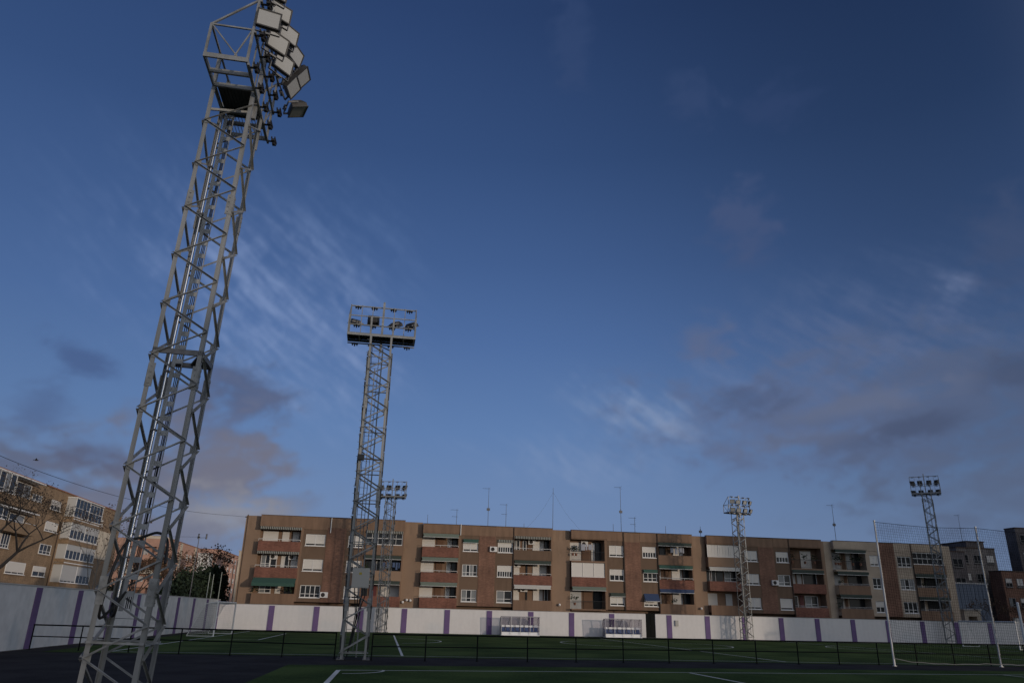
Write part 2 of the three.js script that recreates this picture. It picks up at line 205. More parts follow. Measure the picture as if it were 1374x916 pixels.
// ------------------------------------------------------------------ boundary walls
function wallBays(root, len, h, thick, stops, mBody, gapA, gapB) { // along local x, face at z = 0, pilasters at stops
  const edges = [0, ...stops, len];
  for (let i = 0; i + 1 < edges.length; i++) {
    const a = edges[i], b = edges[i + 1];
    if (gapA !== undefined && gapA > a && gapB < b) { part('wall_panel', [bx(a, gapA, 0, h, -thick, 0)], mBody, root); part('wall_panel', [bx(gapB, b, 0, h, -thick, 0)], mBody, root); } else part('wall_panel', [bx(a, b, 0, h, -thick, 0)], mBody, root);
  }
  for (const s of stops) part('pilaster', [bx(s - 0.28, s + 0.28, 0, h - 0.05, -0.05, 0.07)], M.purple, root);
}
{
  const t = thing('boundary_wall', 'long low white wall with purple pilasters in front of the brown brick apartment blocks', 'wall', [-29.6, 0, 0]);
  const st = []; for (let k = 0; k < 21; k++) { const u = -24.4 + 4.53 * k; if (k < 9) st.push(u + 29.6); else if (k === 9) st.push(18.44 + 29.6); else if (k > 9) { const uu = 22.92 + 4.43 * (k - 10); if (uu < 74) st.push(uu + 29.6); } }
  wallBays(t, 105, 2.42, 0.25, st, M.white, 15.72 + 29.6, 16.84 + 29.6);
  part('coping', [bx(0, 45.3, 2.42, 2.47, -0.27, 0.025), bx(46.46, 105, 2.42, 2.47, -0.27, 0.025)], M.coping, t);
  part('meter_box', [bx(48.7, 49.05, 1.25, 1.85, 0.002, 0.16)], M.boxGrey, t);
  const g = thing('metal_gate', 'narrow dark metal gate set in the white wall right of the dugouts', 'gate', [15.74, 0, -0.12]);
  part('door_leaf', [bx(0, 0.52, 0.06, 2.5, -0.03, 0.03), bx(0.05, 0.47, 0.2, 2.4, 0.03, 0.045)], M.fence, g); part('door_leaf', [bx(0.54, 1.06, 0.06, 2.5, -0.03, 0.03), bx(0.59, 1.01, 0.2, 2.4, 0.03, 0.045)], M.fence, g);
  part('handle', [rod(V(0.49, 1.1, 0.04), V(0.49, 1.3, 0.04), 0.015), rod(V(0.49, 1.2, 0.03), V(0.49, 1.2, 0.06), 0.012)], M.iron, g);
}
{ // side wall, along w: local x runs away from the camera
  const t = thing('boundary_wall', 'white side wall with purple pilasters running back past the corner goal', 'wall', [-29.6, 0, 75], PI / 2);
  const st = []; for (let k = -3; k < 9; k++) st.push(75 - (43 - 5.3 * k)); st.sort((a, b) => a - b);
  wallBays(t, 75, 2.8, 0.25, st.filter((s) => s > 1), M.whiteLeft);
  t.children.forEach((c) => { c.position.z = 0; });
  part('coping', [bx(0, 75, 2.8, 2.85, -0.28, 0.03)], M.coping, t);
}

// ------------------------------------------------------------------ apartment blocks
const holed = (u0, u1, y0, y1, holes, z0, z1) => { const s = new THREE.Shape([V2(u0, y0), V2(u1, y0), V2(u1, y1), V2(u0, y1)]); for (const [a, b, c, d] of holes) s.holes.push(new THREE.Path([V2(a, c), V2(a, d), V2(b, d), V2(b, c)])); return new THREE.ExtrudeGeometry(s, { depth: z1 - z0, bevelEnabled: false }).translate(0, 0, z0); };
function V2(x, y) { return new THREE.Vector2(x, y); }
// a window in an opening; style: s shutter down, h half down, o sashes with curtains, d dark sashes, g many panes
function windowIn(root, a, b, c, d, z, style, n = 2, mFrame = M.frame, mShut = M.shutter) {
  const f = 0.07, geo = [bx(a, b, c, c + f, z - 0.05, z + 0.03), bx(a, b, d - f, d, z - 0.05, z + 0.03), bx(a, a + f, c + f, d - f, z - 0.05, z + 0.03), bx(b - f, b, c + f, d - f, z - 0.05, z + 0.03), bx(a - 0.06, b + 0.06, c - 0.06, c - 0.002, z - 0.1, z + 0.16)];
  const w = part('window', geo, mFrame, root), x0 = a + f, x1 = b - f; let top = d - f;
  if (style === 's' || style === 'h') {
    const lo = style === 's' ? c + f + 0.16 : c + f + (d - c) * 0.42, rows = Math.max(3, Math.round((top - lo) / 0.13)), gs = [];
    for (let k = 0; k < rows; k++) { const y = lo + (top - lo) * k / rows; gs.push(bx(x0, x1, y + 0.008, y + (top - lo) / rows - 0.008, z - 0.012, z + 0.012)); }
    gs.push(bx(x0, x1, lo, top, z - 0.03, z - 0.014)); part('shutter', gs, mShut, w); top = lo; if (style === 's' && n === 2) part('mullion', [bx((x0 + x1) / 2 - 0.03, (x0 + x1) / 2 + 0.03, lo, d - f, z + 0.013, z + 0.035)], mFrame, w);
  }
  const rows = style === 'g' ? 2 : 1, m = [];
  for (let k = 0; k < n; k++) for (let r = 0; r < rows; r++) {
    const p = x0 + (x1 - x0) * k / n, q = x0 + (x1 - x0) * (k + 1) / n, y0 = c + f + (top - c - f) * r / rows, y1 = c + f + (top - c - f) * (r + 1) / rows;
    part('pane', [bx(p + 0.035, q - 0.035, y0 + 0.03, y1 - 0.03, z - 0.03, z - 0.018)], style === 'o' && (k + r) % 2 === 0 ? M.curtain : M.glass, w);
    if (k) m.push(bx(p - 0.035, p + 0.035, c + f, top, z - 0.035, z + 0.015));
  }
  if (rows > 1) m.push(bx(x0, x1, (c + f + top) / 2 - 0.03, (c + f + top) / 2 + 0.03, z - 0.034, z + 0.012));
  if (style === 'o' || style === 'd') m.push(bx(x0, x1, c + f + 0.3, c + f + 0.35, z - 0.034, z + 0.012));
  for (const q of m) part('mullion', [q], mFrame, w);
  return w;
}
function awning(root, a, b, y, z, kind) {
  if (kind === 'stripe') { part('awning', [bx(a, b, y - 0.1, y + 0.06, z - 0.02, z + 0.1), bx(a, b, y - 0.24, y - 0.1, z + 0.086, z + 0.1)], M.stripe, root); return; }
  if (kind === 'long') { const s = new THREE.Shape([V2(0, 0), V2(1.0, -0.62), V2(1.0, -0.95), V2(0.97, -0.95), V2(0.97, -0.66), V2(0, -0.05)]); part('awning', [new THREE.ExtrudeGeometry(s, { depth: b - a, bevelEnabled: false }).rotateY(-PI / 2).translate(b, y, z)], M.awnGreen, root); return; }
  if (kind === 'blue') { const s = new THREE.Shape([V2(0, 0), V2(0.55, -0.7), V2(0.55, -0.85), V2(0.52, -0.85), V2(0.52, -0.74), V2(0, -0.05)]); part('awning', [new THREE.ExtrudeGeometry(s, { depth: b - a, bevelEnabled: false }).rotateY(-PI / 2).translate(b, y, z)], M.awnBlue, root); part('awning_bar', [rod(V(a, y - 0.86, z + 0.54), V(b, y - 0.86, z + 0.54), 0.03)], M.frame, root); return; }
  const m = { green: M.awnGreyGreen, dgreen: M.awnGreen, dark: M.awnDark, pale: M.awnPale, navy: M.awnBlue }[kind];
  part('awning', [rod(V(a, y - 0.12, z + 0.1), V(b, y - 0.12, z + 0.1), 0.11, 0.11, 8), bx(a + 0.05, b - 0.05, y - 0.42, y - 0.14, z + 0.19, z + 0.205)], m, root); part('awning_bar', [rod(V(a, y - 0.43, z + 0.2), V(b, y - 0.43, z + 0.2), 0.025)], M.frame, root);
}
function acUnit(root, x, y, z) { const m = part('air_conditioner', [bx(x - 0.42, x + 0.42, y, y + 0.58, z, z + 0.3)], M.frame, root); part('fan_grille', [new THREE.CylinderGeometry(0.22, 0.22, 0.02, 16).rotateX(PI / 2).translate(x - 0.1, y + 0.29, z + 0.308)], M.dark, m); }
function potPlant(root, x, y, z, s, r) {
  const geo = []; for (let k = 0; k < 46; k++) { const a = r() * 6.28, e = (r() - 0.35) * 2, q = s * (0.4 + 0.6 * r()); geo.push(new THREE.PlaneGeometry(0.16, 0.09).rotateX(r() * 3).rotateY(a).translate(x + Math.cos(a) * q * 0.6, y + s * 0.6 + e * q * 0.5, z + Math.sin(a) * q * 0.4)); }
  const p = part('potted_plant', [rod(V(x, y - 0.3, z), V(x, y, z), 0.12, 0.16, 8)], M.terracotta, root); part('foliage', geo, M.leafDark, p);
}
function railing(root, a, b, y0, y1, z, kind) {
  const m = kind === 'iron' ? M.iron : kind === 'grey' ? M.railGrey : M.frame, g = [rod(V(a, y1, z), V(b, y1, z), 0.028)], n = Math.max(2, Math.round((b - a) / (kind === 'iron' ? 0.14 : 1.1)));
  if (kind === 'iron' || kind === 'grey') g.push(rod(V(a, y0 + 0.05, z), V(b, y0 + 0.05, z), 0.02));
  for (let k = 0; k <= n; k++) { const x = a + (b - a) * k / n; g.push(rod(V(x, y0, z), V(x, y1, z), kind === 'iron' ? 0.011 : 0.02, undefined, 4)); }
  part('railing', g, m, root);
}
const PT = [3.63, 6.36, 9.17], LT = [5.29, 8.01, 10.66], WS = [3.28, 6.06, 8.79], WT = [4.62, 7.37, 10.09];
const FZ = 0, DEP = 1.35;             // façade plane z = 0 of the block, loggias DEP deep
// floors are given from the lowest visible one up; a bay floor: {it: items on the loggia's back wall, awn, rail, par, enc}
function bay(root, a, b, floors, mWall, mPar, topY, mir, seed) {
  const r = rng(seed), jam = 0.16, L = mir ? a + 0.05 : a + 0.02, R = mir ? b - jam : b - 0.28, holes = floors.map((f, k) => [L, R, PT[k] - (f.open ? 0.95 : 0), LT[k]]);
  if (mir) part('wall', [holed(a, b, 2.84, topY, holes, -DEP, FZ)], mWall, root);
  else { // the balconies on this side are open at their outer end
    let y0 = 2.84; holes.forEach(([, , c, d], k) => { part('wall', [bx(a, b, y0, c, -DEP, FZ)], mWall, root); part('wall', [bx(R, b, c, d, -DEP, FZ)], mWall, root); y0 = d; }); part('wall', [bx(a, b, y0, topY, -DEP, FZ)], mWall, root);
    part('back_wall', [bx(a, R, 2.84, topY, -DEP - 0.2, -DEP + 0.001)], mWall, root);
  }
  part('roof_band', [bx(a, b, LT[2] + 0.1, topY + 0.03, 0.002, 0.05)], mWall === M.beige ? M.beige : M.brown, root);
  floors.forEach((f, k) => {
    const y = PT[k], t = LT[k], fx = (q) => L + (R - L) * q;
    if (!f.open) part('balcony_parapet', [bx(a + 0.03, b - (mir ? 0.03 : 0.2), y - 1.0, y, 0.003, 0.09), bx(a + 0.01, b - (mir ? 0.01 : 0.18), y - 1.1, y - 1.002, 0.003, 0.12)], f.par || mPar, root);
    if (f.enc) {
      if (f.enc === 'win') windowIn(root, L + 0.02, R - 0.02, y + 0.02, t - 0.02, -0.1, 'g', 6); else {
        const n = 3, gs = []; for (let q = 0; q < n; q++) { const p0 = L + (R - L) * q / n, p1 = L + (R - L) * (q + 1) / n, sl = f.enc === 'slat' ? 7 : 1; for (let s = 0; s < sl; s++) part('shutter', [bx(p0 + 0.04 + (p1 - p0 - 0.06) * s / sl, p0 + 0.03 + (p1 - p0 - 0.06) * (s + 1) / sl, y + 0.08, t - 0.03, -0.14, -0.1 + 0.012 * (s % 2))], M.shutter, root); gs.push(bx(p0, p0 + 0.04, y, t, -0.15, -0.06)); } gs.push(bx(L, R, y, y + 0.07, -0.16, -0.05)); part('window_frame', gs, M.frame, root);
      }
    } else {
      for (const [kind, p, q] of f.it || []) {
        const x0 = fx(p), x1 = fx(q), z = -DEP + 0.05, base = k === -1 ? y : y - 0.95;
        if (kind === 's' || kind === 'g') { const gs = [], rows = 13; for (let i = 0; i < rows; i++) gs.push(bx(x0, x1, base + (t - 0.28 - base) * i / rows + 0.006, base + (t - 0.28 - base) * (i + 1) / rows - 0.006, z, z + 0.03)); gs.push(bx(x0, x1, base, t - 0.28, z - 0.02, z - 0.001)); part('shutter', gs, kind === 's' ? M.shutter : M.shutterGrey, root); }
        if (kind === 'w') windowIn(root, x0, x1, y + 0.05, t - 0.25, z + 0.06, 'o', 2);
        if (kind === 'd') { const w = part('balcony_door_or_shade', [bx(x0, x0 + 0.07, base, t - 0.28, z, z + 0.06), bx(x1 - 0.07, x1, base, t - 0.28, z, z + 0.06), bx(x0 + 0.07, x1 - 0.07, t - 0.35, t - 0.28, z, z + 0.06)], M.frame, root); part('pane', [bx(x0 + 0.07, x1 - 0.07, base, t - 0.35, z + 0.01, z + 0.02)], M.glass, w); }
        if (kind === 'k') part('balcony_door_or_shade', [bx(x0, x1, base, t - 0.25, z, z + 0.04)], M.glass, root);  // dark sheet for an open doorway, its shade put into the colour
        if (kind === 'm') part('balcony_door_or_shade', [bx(x0, x1, base, t - 0.2, z, z + 0.04)], M.maroon, root);
        if (kind === 'b') part('balcony_door_or_shade', [bx(x0, x1, base, t - 0.25, z, z + 0.04)], M.wood, root);
        if (kind === 'a') acUnit(root, (x0 + x1) / 2, t - 0.72, z + 0.02);
        if (kind === 'p') potPlant(root, x0, y - 0.1, -0.25, 0.75, r);
        if (kind === 'c') { const gs = []; let x = x0; while (x < x1) { const w = 0.2 + 0.3 * r(); gs.push(bx(x, Math.min(x1, x + w), y + 0.15 + 0.3 * r(), y + 0.95, -0.2, -0.185)); x += w + 0.06 + 0.1 * r(); } part('laundry', gs, r() > 0.5 ? M.cloth : M.clothBlue, root); }
      }
    }
    if (f.awn) awning(root, L + 0.02, R + (mir ? 0 : 0.05), t + 0.02, 0.02, f.awn);
    if (f.rail) railing(root, L, R, f.open ? y - 0.9 : y, y + (f.rail === 'iron' ? 0.08 : 0.2), f.open ? -0.06 : 0.03, f.rail);
  });
}
function column(root, a, b, styles, mWall, topY) { // a column of windows; styles: [style, sashes, awning, airConditioner]
  const holes = styles.map((s, k) => [a + 0.28, b - 0.12, WS[k], WT[k]]);
  part('wall', [holed(a, b, 2.84, topY, holes, -DEP, FZ)], mWall, root);
  part('roof_band', [bx(a, b, 10.6, topY + 0.03, 0.002, 0.045)], mWall === M.beige ? M.beige : M.brown, root);
  styles.forEach(([s, n, aw, ac], k) => { windowIn(root, a + 0.3, b - 0.14, WS[k] + 0.02, WT[k] - 0.02, -0.12, s, n || 2); if (aw) awning(root, a + 0.26, b - 0.1, WT[k] + 0.1, 0.01, aw); if (ac) acUnit(root, ac < 0 ? a - 0.25 : b + 0.35, WS[k] + 0.05, 0.02); });
}
function block(cfg) {
  const [L, A, S0, S1, B, R] = cfg.u, t = thing('apartment_block', cfg.label, 'apartment building', [L, 0, -4.6], 0), o = (x) => x - L, top = cfg.top;
  const C = cfg.col || { wall: M.spandrel, bay: M.brown, par: M.red, stair: M.stair, strip: M.tan };
  part('wall', [bx(o(cfg.e0), o(cfg.e1), 0, top - 0.05, -13, -DEP - 0.002)], C.bay, t);                    // the body behind the front
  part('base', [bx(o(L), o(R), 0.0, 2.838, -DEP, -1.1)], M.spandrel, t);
  bay(t, o(L), o(A), cfg.left, C.bay, C.par, top, false, cfg.seed);
  column(t, o(A), o(S0), cfg.a, C.wall, top);
  part('stair_wall', [bx(o(S0), o(S1), 2.84, cfg.stairTop || top - 1.1, -DEP, 0.03)], C.stair, t); part('roof_band', [bx(o(S0), o(S1), (cfg.stairTop || top - 1.1) + 0.002, top, -DEP, 0.02)], C.bay, t);
  column(t, o(S1), o(B), cfg.b, C.wall, top);
  bay(t, o(B), o(R), cfg.right, C.bay, C.par, top, true, cfg.seed + 5);
  if (cfg.e0 < L - 0.3) part('wall', [bx(o(cfg.e0), o(L), 2.2, top - 0.02, -DEP, -0.62)], C.strip, t);
  if (cfg.e1 > R + 0.3) part('wall', [bx(o(R), o(cfg.e1), 2.2, top - 0.02, -DEP, -0.62)], C.strip, t);
  part('parapet_cap', [bx(o(L) - 0.03, o(R) + 0.03, top + 0.032, top + 0.09, -0.5, 0.07), bx(o(cfg.e0), o(cfg.e1), top, top + 0.05, -13, -1.2)], M.soot, t);
  for (const x of cfg.pipes || []) part('drain_pipe', [rod(V(o(x), 2.6, 0.1), V(o(x), top, 0.1), 0.06)], cfg.pipeMat || M.soot, t);
  for (const [x, y0, y1] of cfg.whitePipes || []) part('drain_pipe', [rod(V(o(x), y0, 0.13), V(o(x), y1, 0.13), 0.055)], M.frame, t);
  for (const [x, y] of cfg.globes || []) part('wall_lamp', [new THREE.SphereGeometry(0.15, 12, 8).translate(o(x), y, -0.4), bx(o(x) - 0.05, o(x) + 0.05, y - 0.02, y + 0.05, -0.62, -0.48)], M.frame, t);
  return t;
}
const LOGGIA = (awn) => ({ it: [['s', 0.0, 0.36], ['b', 0.42, 0.6], ['s', 0.72, 0.84], ['k', 0.86, 0.99]], awn, rail: 'white' });
block({ seed: 1, u: [-27.42, -22.6, -20.0, -17.87, -15.73, -11.3], e0: -29.15, e1: -9.22, top: 11.94, label: 'leftmost brown brick apartment block, long green awning on its first balcony',
  left: [{ it: [['w', 0.12, 0.4], ['s', 0.5, 0.63], ['p', 0.05, 0.1], ['p', 0.85, 0.9], ['k', 0.72, 0.9]], awn: 'long', par: M.brown }, { it: [['w', 0.08, 0.3], ['d', 0.3, 0.46], ['s', 0.56, 0.64], ['d', 0.64, 0.76], ['s', 0.8, 0.97], ['a', 0.36, 0.4], ['a', 0.8, 0.86]], awn: 'stripe', rail: 'white' }, { it: [['s', 0.05, 0.42], ['s', 0.52, 0.69], ['s', 0.78, 0.93], ['k', 0.94, 1]], awn: 'stripe', rail: 'white' }],
  a: [['d', 4, null, 1], ['s', 2], ['s', 2]], b: [['s', 2], ['h', 4], ['s', 2]],
  right: [{ it: [['k', 0.02, 0.16], ['m', 0.2, 0.4], ['s', 0.52, 1]], awn: 'dark' }, { it: [['k', 0.05, 0.3], ['d', 0.34, 0.5], ['c', 0.5, 0.98], ['p', 0.02, 0.1], ['p', 0.6, 0.7], ['k', 0.7, 0.95]], awn: 'dark', par: M.tan }, { enc: 'win', awn: 'stripe', par: M.brown }],
  whitePipes: [[-19.64, 10.27, 11.94]], pipes: [-28.85], globes: [[-10.98, 3.08], [-10.54, 3.33], [-10.14, 3.28]] });
block({ seed: 2, u: [-9.19, -4.75, -2.59, -0.68, 1.51, 6.11], e0: -9.19, e1: 8.4, top: 11.7, label: 'second brown brick block from the left, three matching grey green awnings over white shutters',
  left: [LOGGIA('green'), LOGGIA('green'), LOGGIA('green')], a: [['o', 3], ['o', 4], ['s', 2, 'dgreen']], b: [['o', 2], ['h', 6], ['h', 6, 'stripe', -1]],
  right: [{ it: [['s', 0, 0.2], ['k', 0.38, 0.42], ['s', 0.58, 0.84], ['d', 0.88, 0.98], ['a', 0.3, 0.34]], awn: 'pale', par: M.brown }, { it: [['s', 0, 0.2], ['k', 0.38, 0.42], ['s', 0.56, 0.94], ['a', 0.1, 0.14]], rail: 'white', awn: 'dark' }, { it: [['w', 0.02, 0.2], ['d', 0.28, 0.38], ['b', 0.42, 0.54], ['s', 0.56, 0.86], ['k', 0.88, 1], ['a', 0.5, 0.54]], awn: 'stripe', rail: 'white', par: M.spandrel }],
  whitePipes: [[-4.83, 10.57, 11.85]], pipes: [1.49], globes: [[7.08, 3.23]] });
block({ seed: 3, u: [8.43, 12.78, 14.98, 16.91, 19.05, 23.55], e0: 8.43, e1: 25.41, top: 11.65, label: 'middle brown brick block behind the right dugout, with a blue window awning',
  left: [{ it: [['g', 0.02, 0.36], ['b', 0.42, 0.68], ['k', 0.72, 0.98], ['p', 0.1, 0.2]], awn: 'green', rail: 'iron', open: true }, { enc: 'panel' }, { it: [['s', 0.02, 0.36], ['b', 0.4, 0.62], ['s', 0.68, 0.78], ['k', 0.8, 0.98], ['c', 0.3, 0.7], ['p', 0.05, 0.1], ['p', 0.15, 0.2], ['a', 0.44, 0.48]], rail: 'iron', open: true }],
  a: [['s', 2, 'dark'], ['h', 3], ['s', 2]], b: [['s', 3, 'blue'], ['d', 3, 'dgreen'], ['h', 5]],
  right: [{ it: [['g', 0.02, 0.16], ['b', 0.3, 0.4], ['g', 0.5, 0.78], ['k', 0.82, 1], ['p', 0.45, 0.5]], awn: 'navy', par: M.brown }, { it: [['w', 0.0, 0.16], ['b', 0.3, 0.38], ['s', 0.5, 0.8], ['k', 0.84, 1]], awn: 'dgreen', rail: 'white' }, { it: [['s', 0.02, 0.1], ['k', 0.16, 0.34], ['s', 0.56, 0.86], ['c', 0.4, 0.8]], awn: 'dark', par: M.brown }],
  pipes: [14.86, 19.1], globes: [[24.41, 3.23]] });
block({ seed: 4, u: [25.44, 29.93, 32.06, 34.1, 36.16, 40.61], e0: 25.44, e1: 41.25, top: 11.65, label: 'brown brick block behind the white floodlight tower, with a closed white slatted balcony on top',
  left: [{ it: [['g', 0.02, 0.34], ['g', 0.6, 0.8]], par: M.brown }, { it: [['d', 0.02, 0.16], ['d', 0.2, 0.34], ['k', 0.36, 0.56], ['w', 0.6, 0.98]], awn: 'pale', par: M.red }, { enc: 'slat', par: M.tan }],
  a: [['s', 2], ['s', 2], ['s', 2]], b: [['s', 1], ['o', 2, null, -1], ['h', 4]],
  right: [{ it: [['d', 0.1, 0.28], ['m', 0.34, 0.46], ['w', 0.5, 0.9]], rail: 'grey' }, { it: [['g', 0.0, 0.06], ['g', 0.1, 0.26], ['g', 0.32, 0.46], ['d', 0.5, 0.94]], awn: 'dark' }, { it: [['k', 0.04, 0.18], ['b', 0.2, 0.3], ['s', 0.5, 0.84], ['p', 0.1, 0.2], ['p', 0.5, 0.6], ['p', 0.8, 0.85]], rail: 'iron', open: true }],
  pipes: [36.18] });
block({ seed: 5, u: [42.23, 46.75, 48.37, 50.53, 52.89, 57.48], e0: 41.27, e1: 58.97, top: 11.65, stairTop: 11.63, label: 'beige apartment block with dark planted balconies, partly behind the ball stop net', col: { wall: M.beige, bay: M.beige, par: M.brown, stair: M.stair, strip: M.beige },
  left: [{ it: [['d', 0.05, 0.3], ['b', 0.36, 0.44], ['k', 0.5, 0.98], ['p', 0.02, 0.1]], rail: 'grey', awn: 'dark' }, { it: [['g', 0.05, 0.28], ['b', 0.4, 0.5], ['k', 0.54, 0.98], ['p', 0.14, 0.2]], rail: 'grey', awn: 'dark' }, { it: [['g', 0.02, 0.34], ['b', 0.4, 0.52], ['g', 0.56, 0.7], ['k', 0.74, 0.98], ['p', 0.05, 0.1], ['p', 0.14, 0.2], ['p', 0.2, 0.3], ['p', 0.6, 0.7], ['p', 0.85, 0.9]], rail: 'iron', open: true, awn: 'dark' }],
  a: [['h', 2], ['d', 2], ['s', 2]], b: [['d', 3], ['o', 3], ['d', 3]],
  right: [{ it: [['d', 0.1, 0.4], ['k', 0.5, 0.95]], rail: 'grey', awn: 'dark' }, { it: [['d', 0.1, 0.4], ['k', 0.5, 0.95], ['p', 0.3, 0.4]], rail: 'grey', awn: 'dark' }, { enc: 'win', par: M.brown }],
  pipes: [52.91] });

// ---- the buildings on the left, seen from the side (their fronts look along +u)
function sideBlock(name, label, u, wNear, wFar, roof, depth, mWall) { // local x from the near end to the far end, front at z = 0
  const t = thing(name, label, 'apartment building', [u, 0, wNear], PI / 2); part('wall', [bx(0, wNear - wFar, 0, roof, -depth, 0)], mWall, t);
  part('roof_edge', [bx(-0.15, wNear - wFar + 0.15, roof + 0.002, roof + 0.14, -depth - 0.15, 0.14)], M.terracotta, t); return t;
}
{
  const t = sideBlock('apartment_building', 'ochre brick apartment building with white glazed bays behind the bare tree', -57.76, 12, -52.2, 16.5, 14, M.ochre), X = (w) => 12 - w;
  for (const [w0, w1, y0, y1, s, n] of [[-18.5, -21.3, 13.8, 15, 'o', 3], [-24.3, -27.3, 13.8, 15.05, 'h', 3], [-24, -27.8, 11, 12.25, 's', 3], [-23.8, -27.3, 8.1, 9.35, 'd', 3], [-23.4, -27.1, 5.3, 6.55, 'h', 2], [-16.1, -21.1, 5.3, 6.7, 's', 3], [-13.3, -15.4, 8.05, 10.2, 'd', 3], [-10.2, -13, 8.05, 10.2, 'h', 3], [-41.4, -43.9, 13.6, 14.5, 's', 1], [4, 0, 13.8, 15, 's', 2], [4, 0, 11, 12.2, 's', 2], [4, 0, 8.1, 9.3, 'd', 2]]) windowIn(t, X(w0), X(w1), y0, y1, 0.055, s, n);
  // four glazed bays one above the other, and two balconies nearer by
  for (const [y0, y1, st] of [[13.45, 16.0, 'g'], [10.55, 13.1, 'h'], [7.85, 10.4, 'h'], [4.8, 7.3, 's']]) {
    part('bay_floor', [bx(X(-29.2), X(-40), y0 - 0.75, y0, 0.002, 1.3)], M.ochre, t);
    windowIn(t, X(-29.3), X(-34.6), y0 + 0.01, y1, 1.2, st, 4, M.frame, M.shutterGrey); windowIn(t, X(-34.65), X(-39.9), y0 + 0.01, y1 - 0.15, 1.2, st === 'g' ? 'g' : 'h', 4, M.frame, M.shutterGrey);
    part('bay_side', [bx(X(-29.3), X(-29.38), y0 + 0.01, y1, 0.002, 1.14)], M.shutterGrey, t); part('bay_side', [bx(X(-39.8), X(-39.88), y0 + 0.01, y1 - 0.15, 0.002, 1.14)], M.shutterGrey, t); part('bay_roof', [bx(X(-29.2), X(-40), y1 + 0.002, y1 + 0.12, 0.002, 1.32)], M.frame, t);
  }
  for (const [y0, y1, st] of [[13.8, 16.0, 'o'], [10.9, 12.3, 'd']]) {
    part('bay_floor', [bx(X(-3), X(-18.6), y0 - 1.15, y0, 0.002, 1.35)], M.ochre, t); windowIn(t, X(-3.2), X(-11), y0 + 0.01, y1, 1.25, st, 6); part('bay_side', [bx(X(-3.2), X(-3.28), y0 + 0.01, y1, 0.002, 1.19)], M.shutter, t);
    part('bay_roof', [bx(X(-3), X(-18.6), y1 + 0.002, y1 + 0.14, 0.002, 1.38)], M.frame, t); windowIn(t, X(-12), X(-17.8), y0 - 0.9, y1 - 0.2, 0.06, 'o', 3); part('railing', [rod(V(X(-11), y0 + 0.2, 1.25), V(X(-18.6), y0 + 0.2, 1.25), 0.03)], M.frame, t);
  }
  part('blank_panel', [bx(X(-40.4), X(-48.6), 8.75, 12.9, 0.003, 0.1)], M.cream, t); part('drain_pipe', [rod(V(X(-28.4), 0, 0.12), V(X(-28.4), 12.6, 0.12), 0.07)], M.soot, t);
}
{
  const t = sideBlock('apartment_building', 'salmon pink apartment building with open balconies, behind the big near tower', -63.7, -108.2, -168, 16.9, 16, M.pink);
  // end towards the pitch: open loggias 1.5 m deep in front of the body
  const e = (z0, z1, y0, y1, d0, d1) => bx(-d1, -d0, y0, y1, z0, z1);
  part('wall', [e(-16, -10.4, 0, 16.9, 0.002, 1.5), e(-0.6, 0, 0, 16.9, 0.002, 1.5)], M.pink, t); part('pillar', [e(-7.4, -7.1, 0, 16.9, 1.2, 1.48)], M.pink, t); part('pillar', [e(-3, -2.7, 0, 16.9, 1.2, 1.48)], M.pink, t);
  for (const [y, k] of [[13.2, 0], [10.2, 1], [7.2, 2], [4.2, 3]]) {
    part('balcony_parapet', [e(-10.4, -0.6, y - 0.9, y + 0.1, 1.5, 1.62), e(-10.4, -0.6, y - 1.15, y - 0.9, 0.002, 1.62)], k % 2 ? M.cream : M.pink, t);
    part('shutter', [e(-9.6, -8.0, y - 0.8, y + 1.4, 0.003, 0.06)], M.shutter, t); part('shutter', [e(-6.4, -5.2, y - 0.8, y + 1.4, 0.003, 0.06)], k % 2 ? M.wood : M.shutterGrey, t); part('awning', [e(-2.6, -0.8, y + 1.0, y + 1.7, 1.5, 1.58)], k % 2 ? M.awnPale : M.awnDark, t);
  }
  part('roof_slab', [e(-16, 0, 15.1, 16.88, 0.003, 1.64)], M.pink, t);
  part('wall_strip', [bx(7, 9, 0, 16.8, 0.003, 0.14), bx(22, 24, 0, 16.8, 0.003, 0.14), bx(40, 42, 0, 16.8, 0.003, 0.14)], M.cream, t);
  for (const x of [3.5, 14, 17.5, 29, 34, 48, 54]) for (const y of [4.2, 7.2, 10.2, 13.2]) windowIn(t, x, x + 1.6, y, y + 1.4, 0.055, (x + y) % 2 > 1 ? 's' : 'h', 2);
  part('roof_edge', [bx(3, 12, 17.05, 18.0, -9, -3)], M.cream, t);
}
{
  const t = sideBlock('apartment_building', 'pale orange block farthest back, above the autumn tree', -66, -172, -215, 19.4, 14, M.pink); for (const x of [3, 9, 15, 21, 27, 33]) for (const y of [7, 10.2, 13.4, 16.4]) windowIn(t, x, x + 1.8, y, y + 1.4, 0.055, 'h', 2);
  const k = thing('stair_tower', 'small cream rooftop block beside the left end of the brown blocks', 'rooftop block', [-56, 0, -150]); part('wall', [bx(0, 6, 0, 17.6, -5, 0)], M.cream, k); part('roof_edge', [bx(-0.2, 6.2, 17.602, 17.9, -5.2, 0.2)], M.coping, k); windowIn(k, 2, 3.4, 14.6, 15.8, 0.055, 'd', 2);
  const q = thing('stair_tower', 'narrow white block standing out above the dark hedge', 'rooftop block', [-58, 0, -110]); part('wall', [bx(0, 2.6, 0, 14.1, -4, 0)], M.shutter, q); part('roof_edge', [bx(-0.1, 2.7, 14.102, 14.3, -4.1, 0.1)], M.coping, q);
}
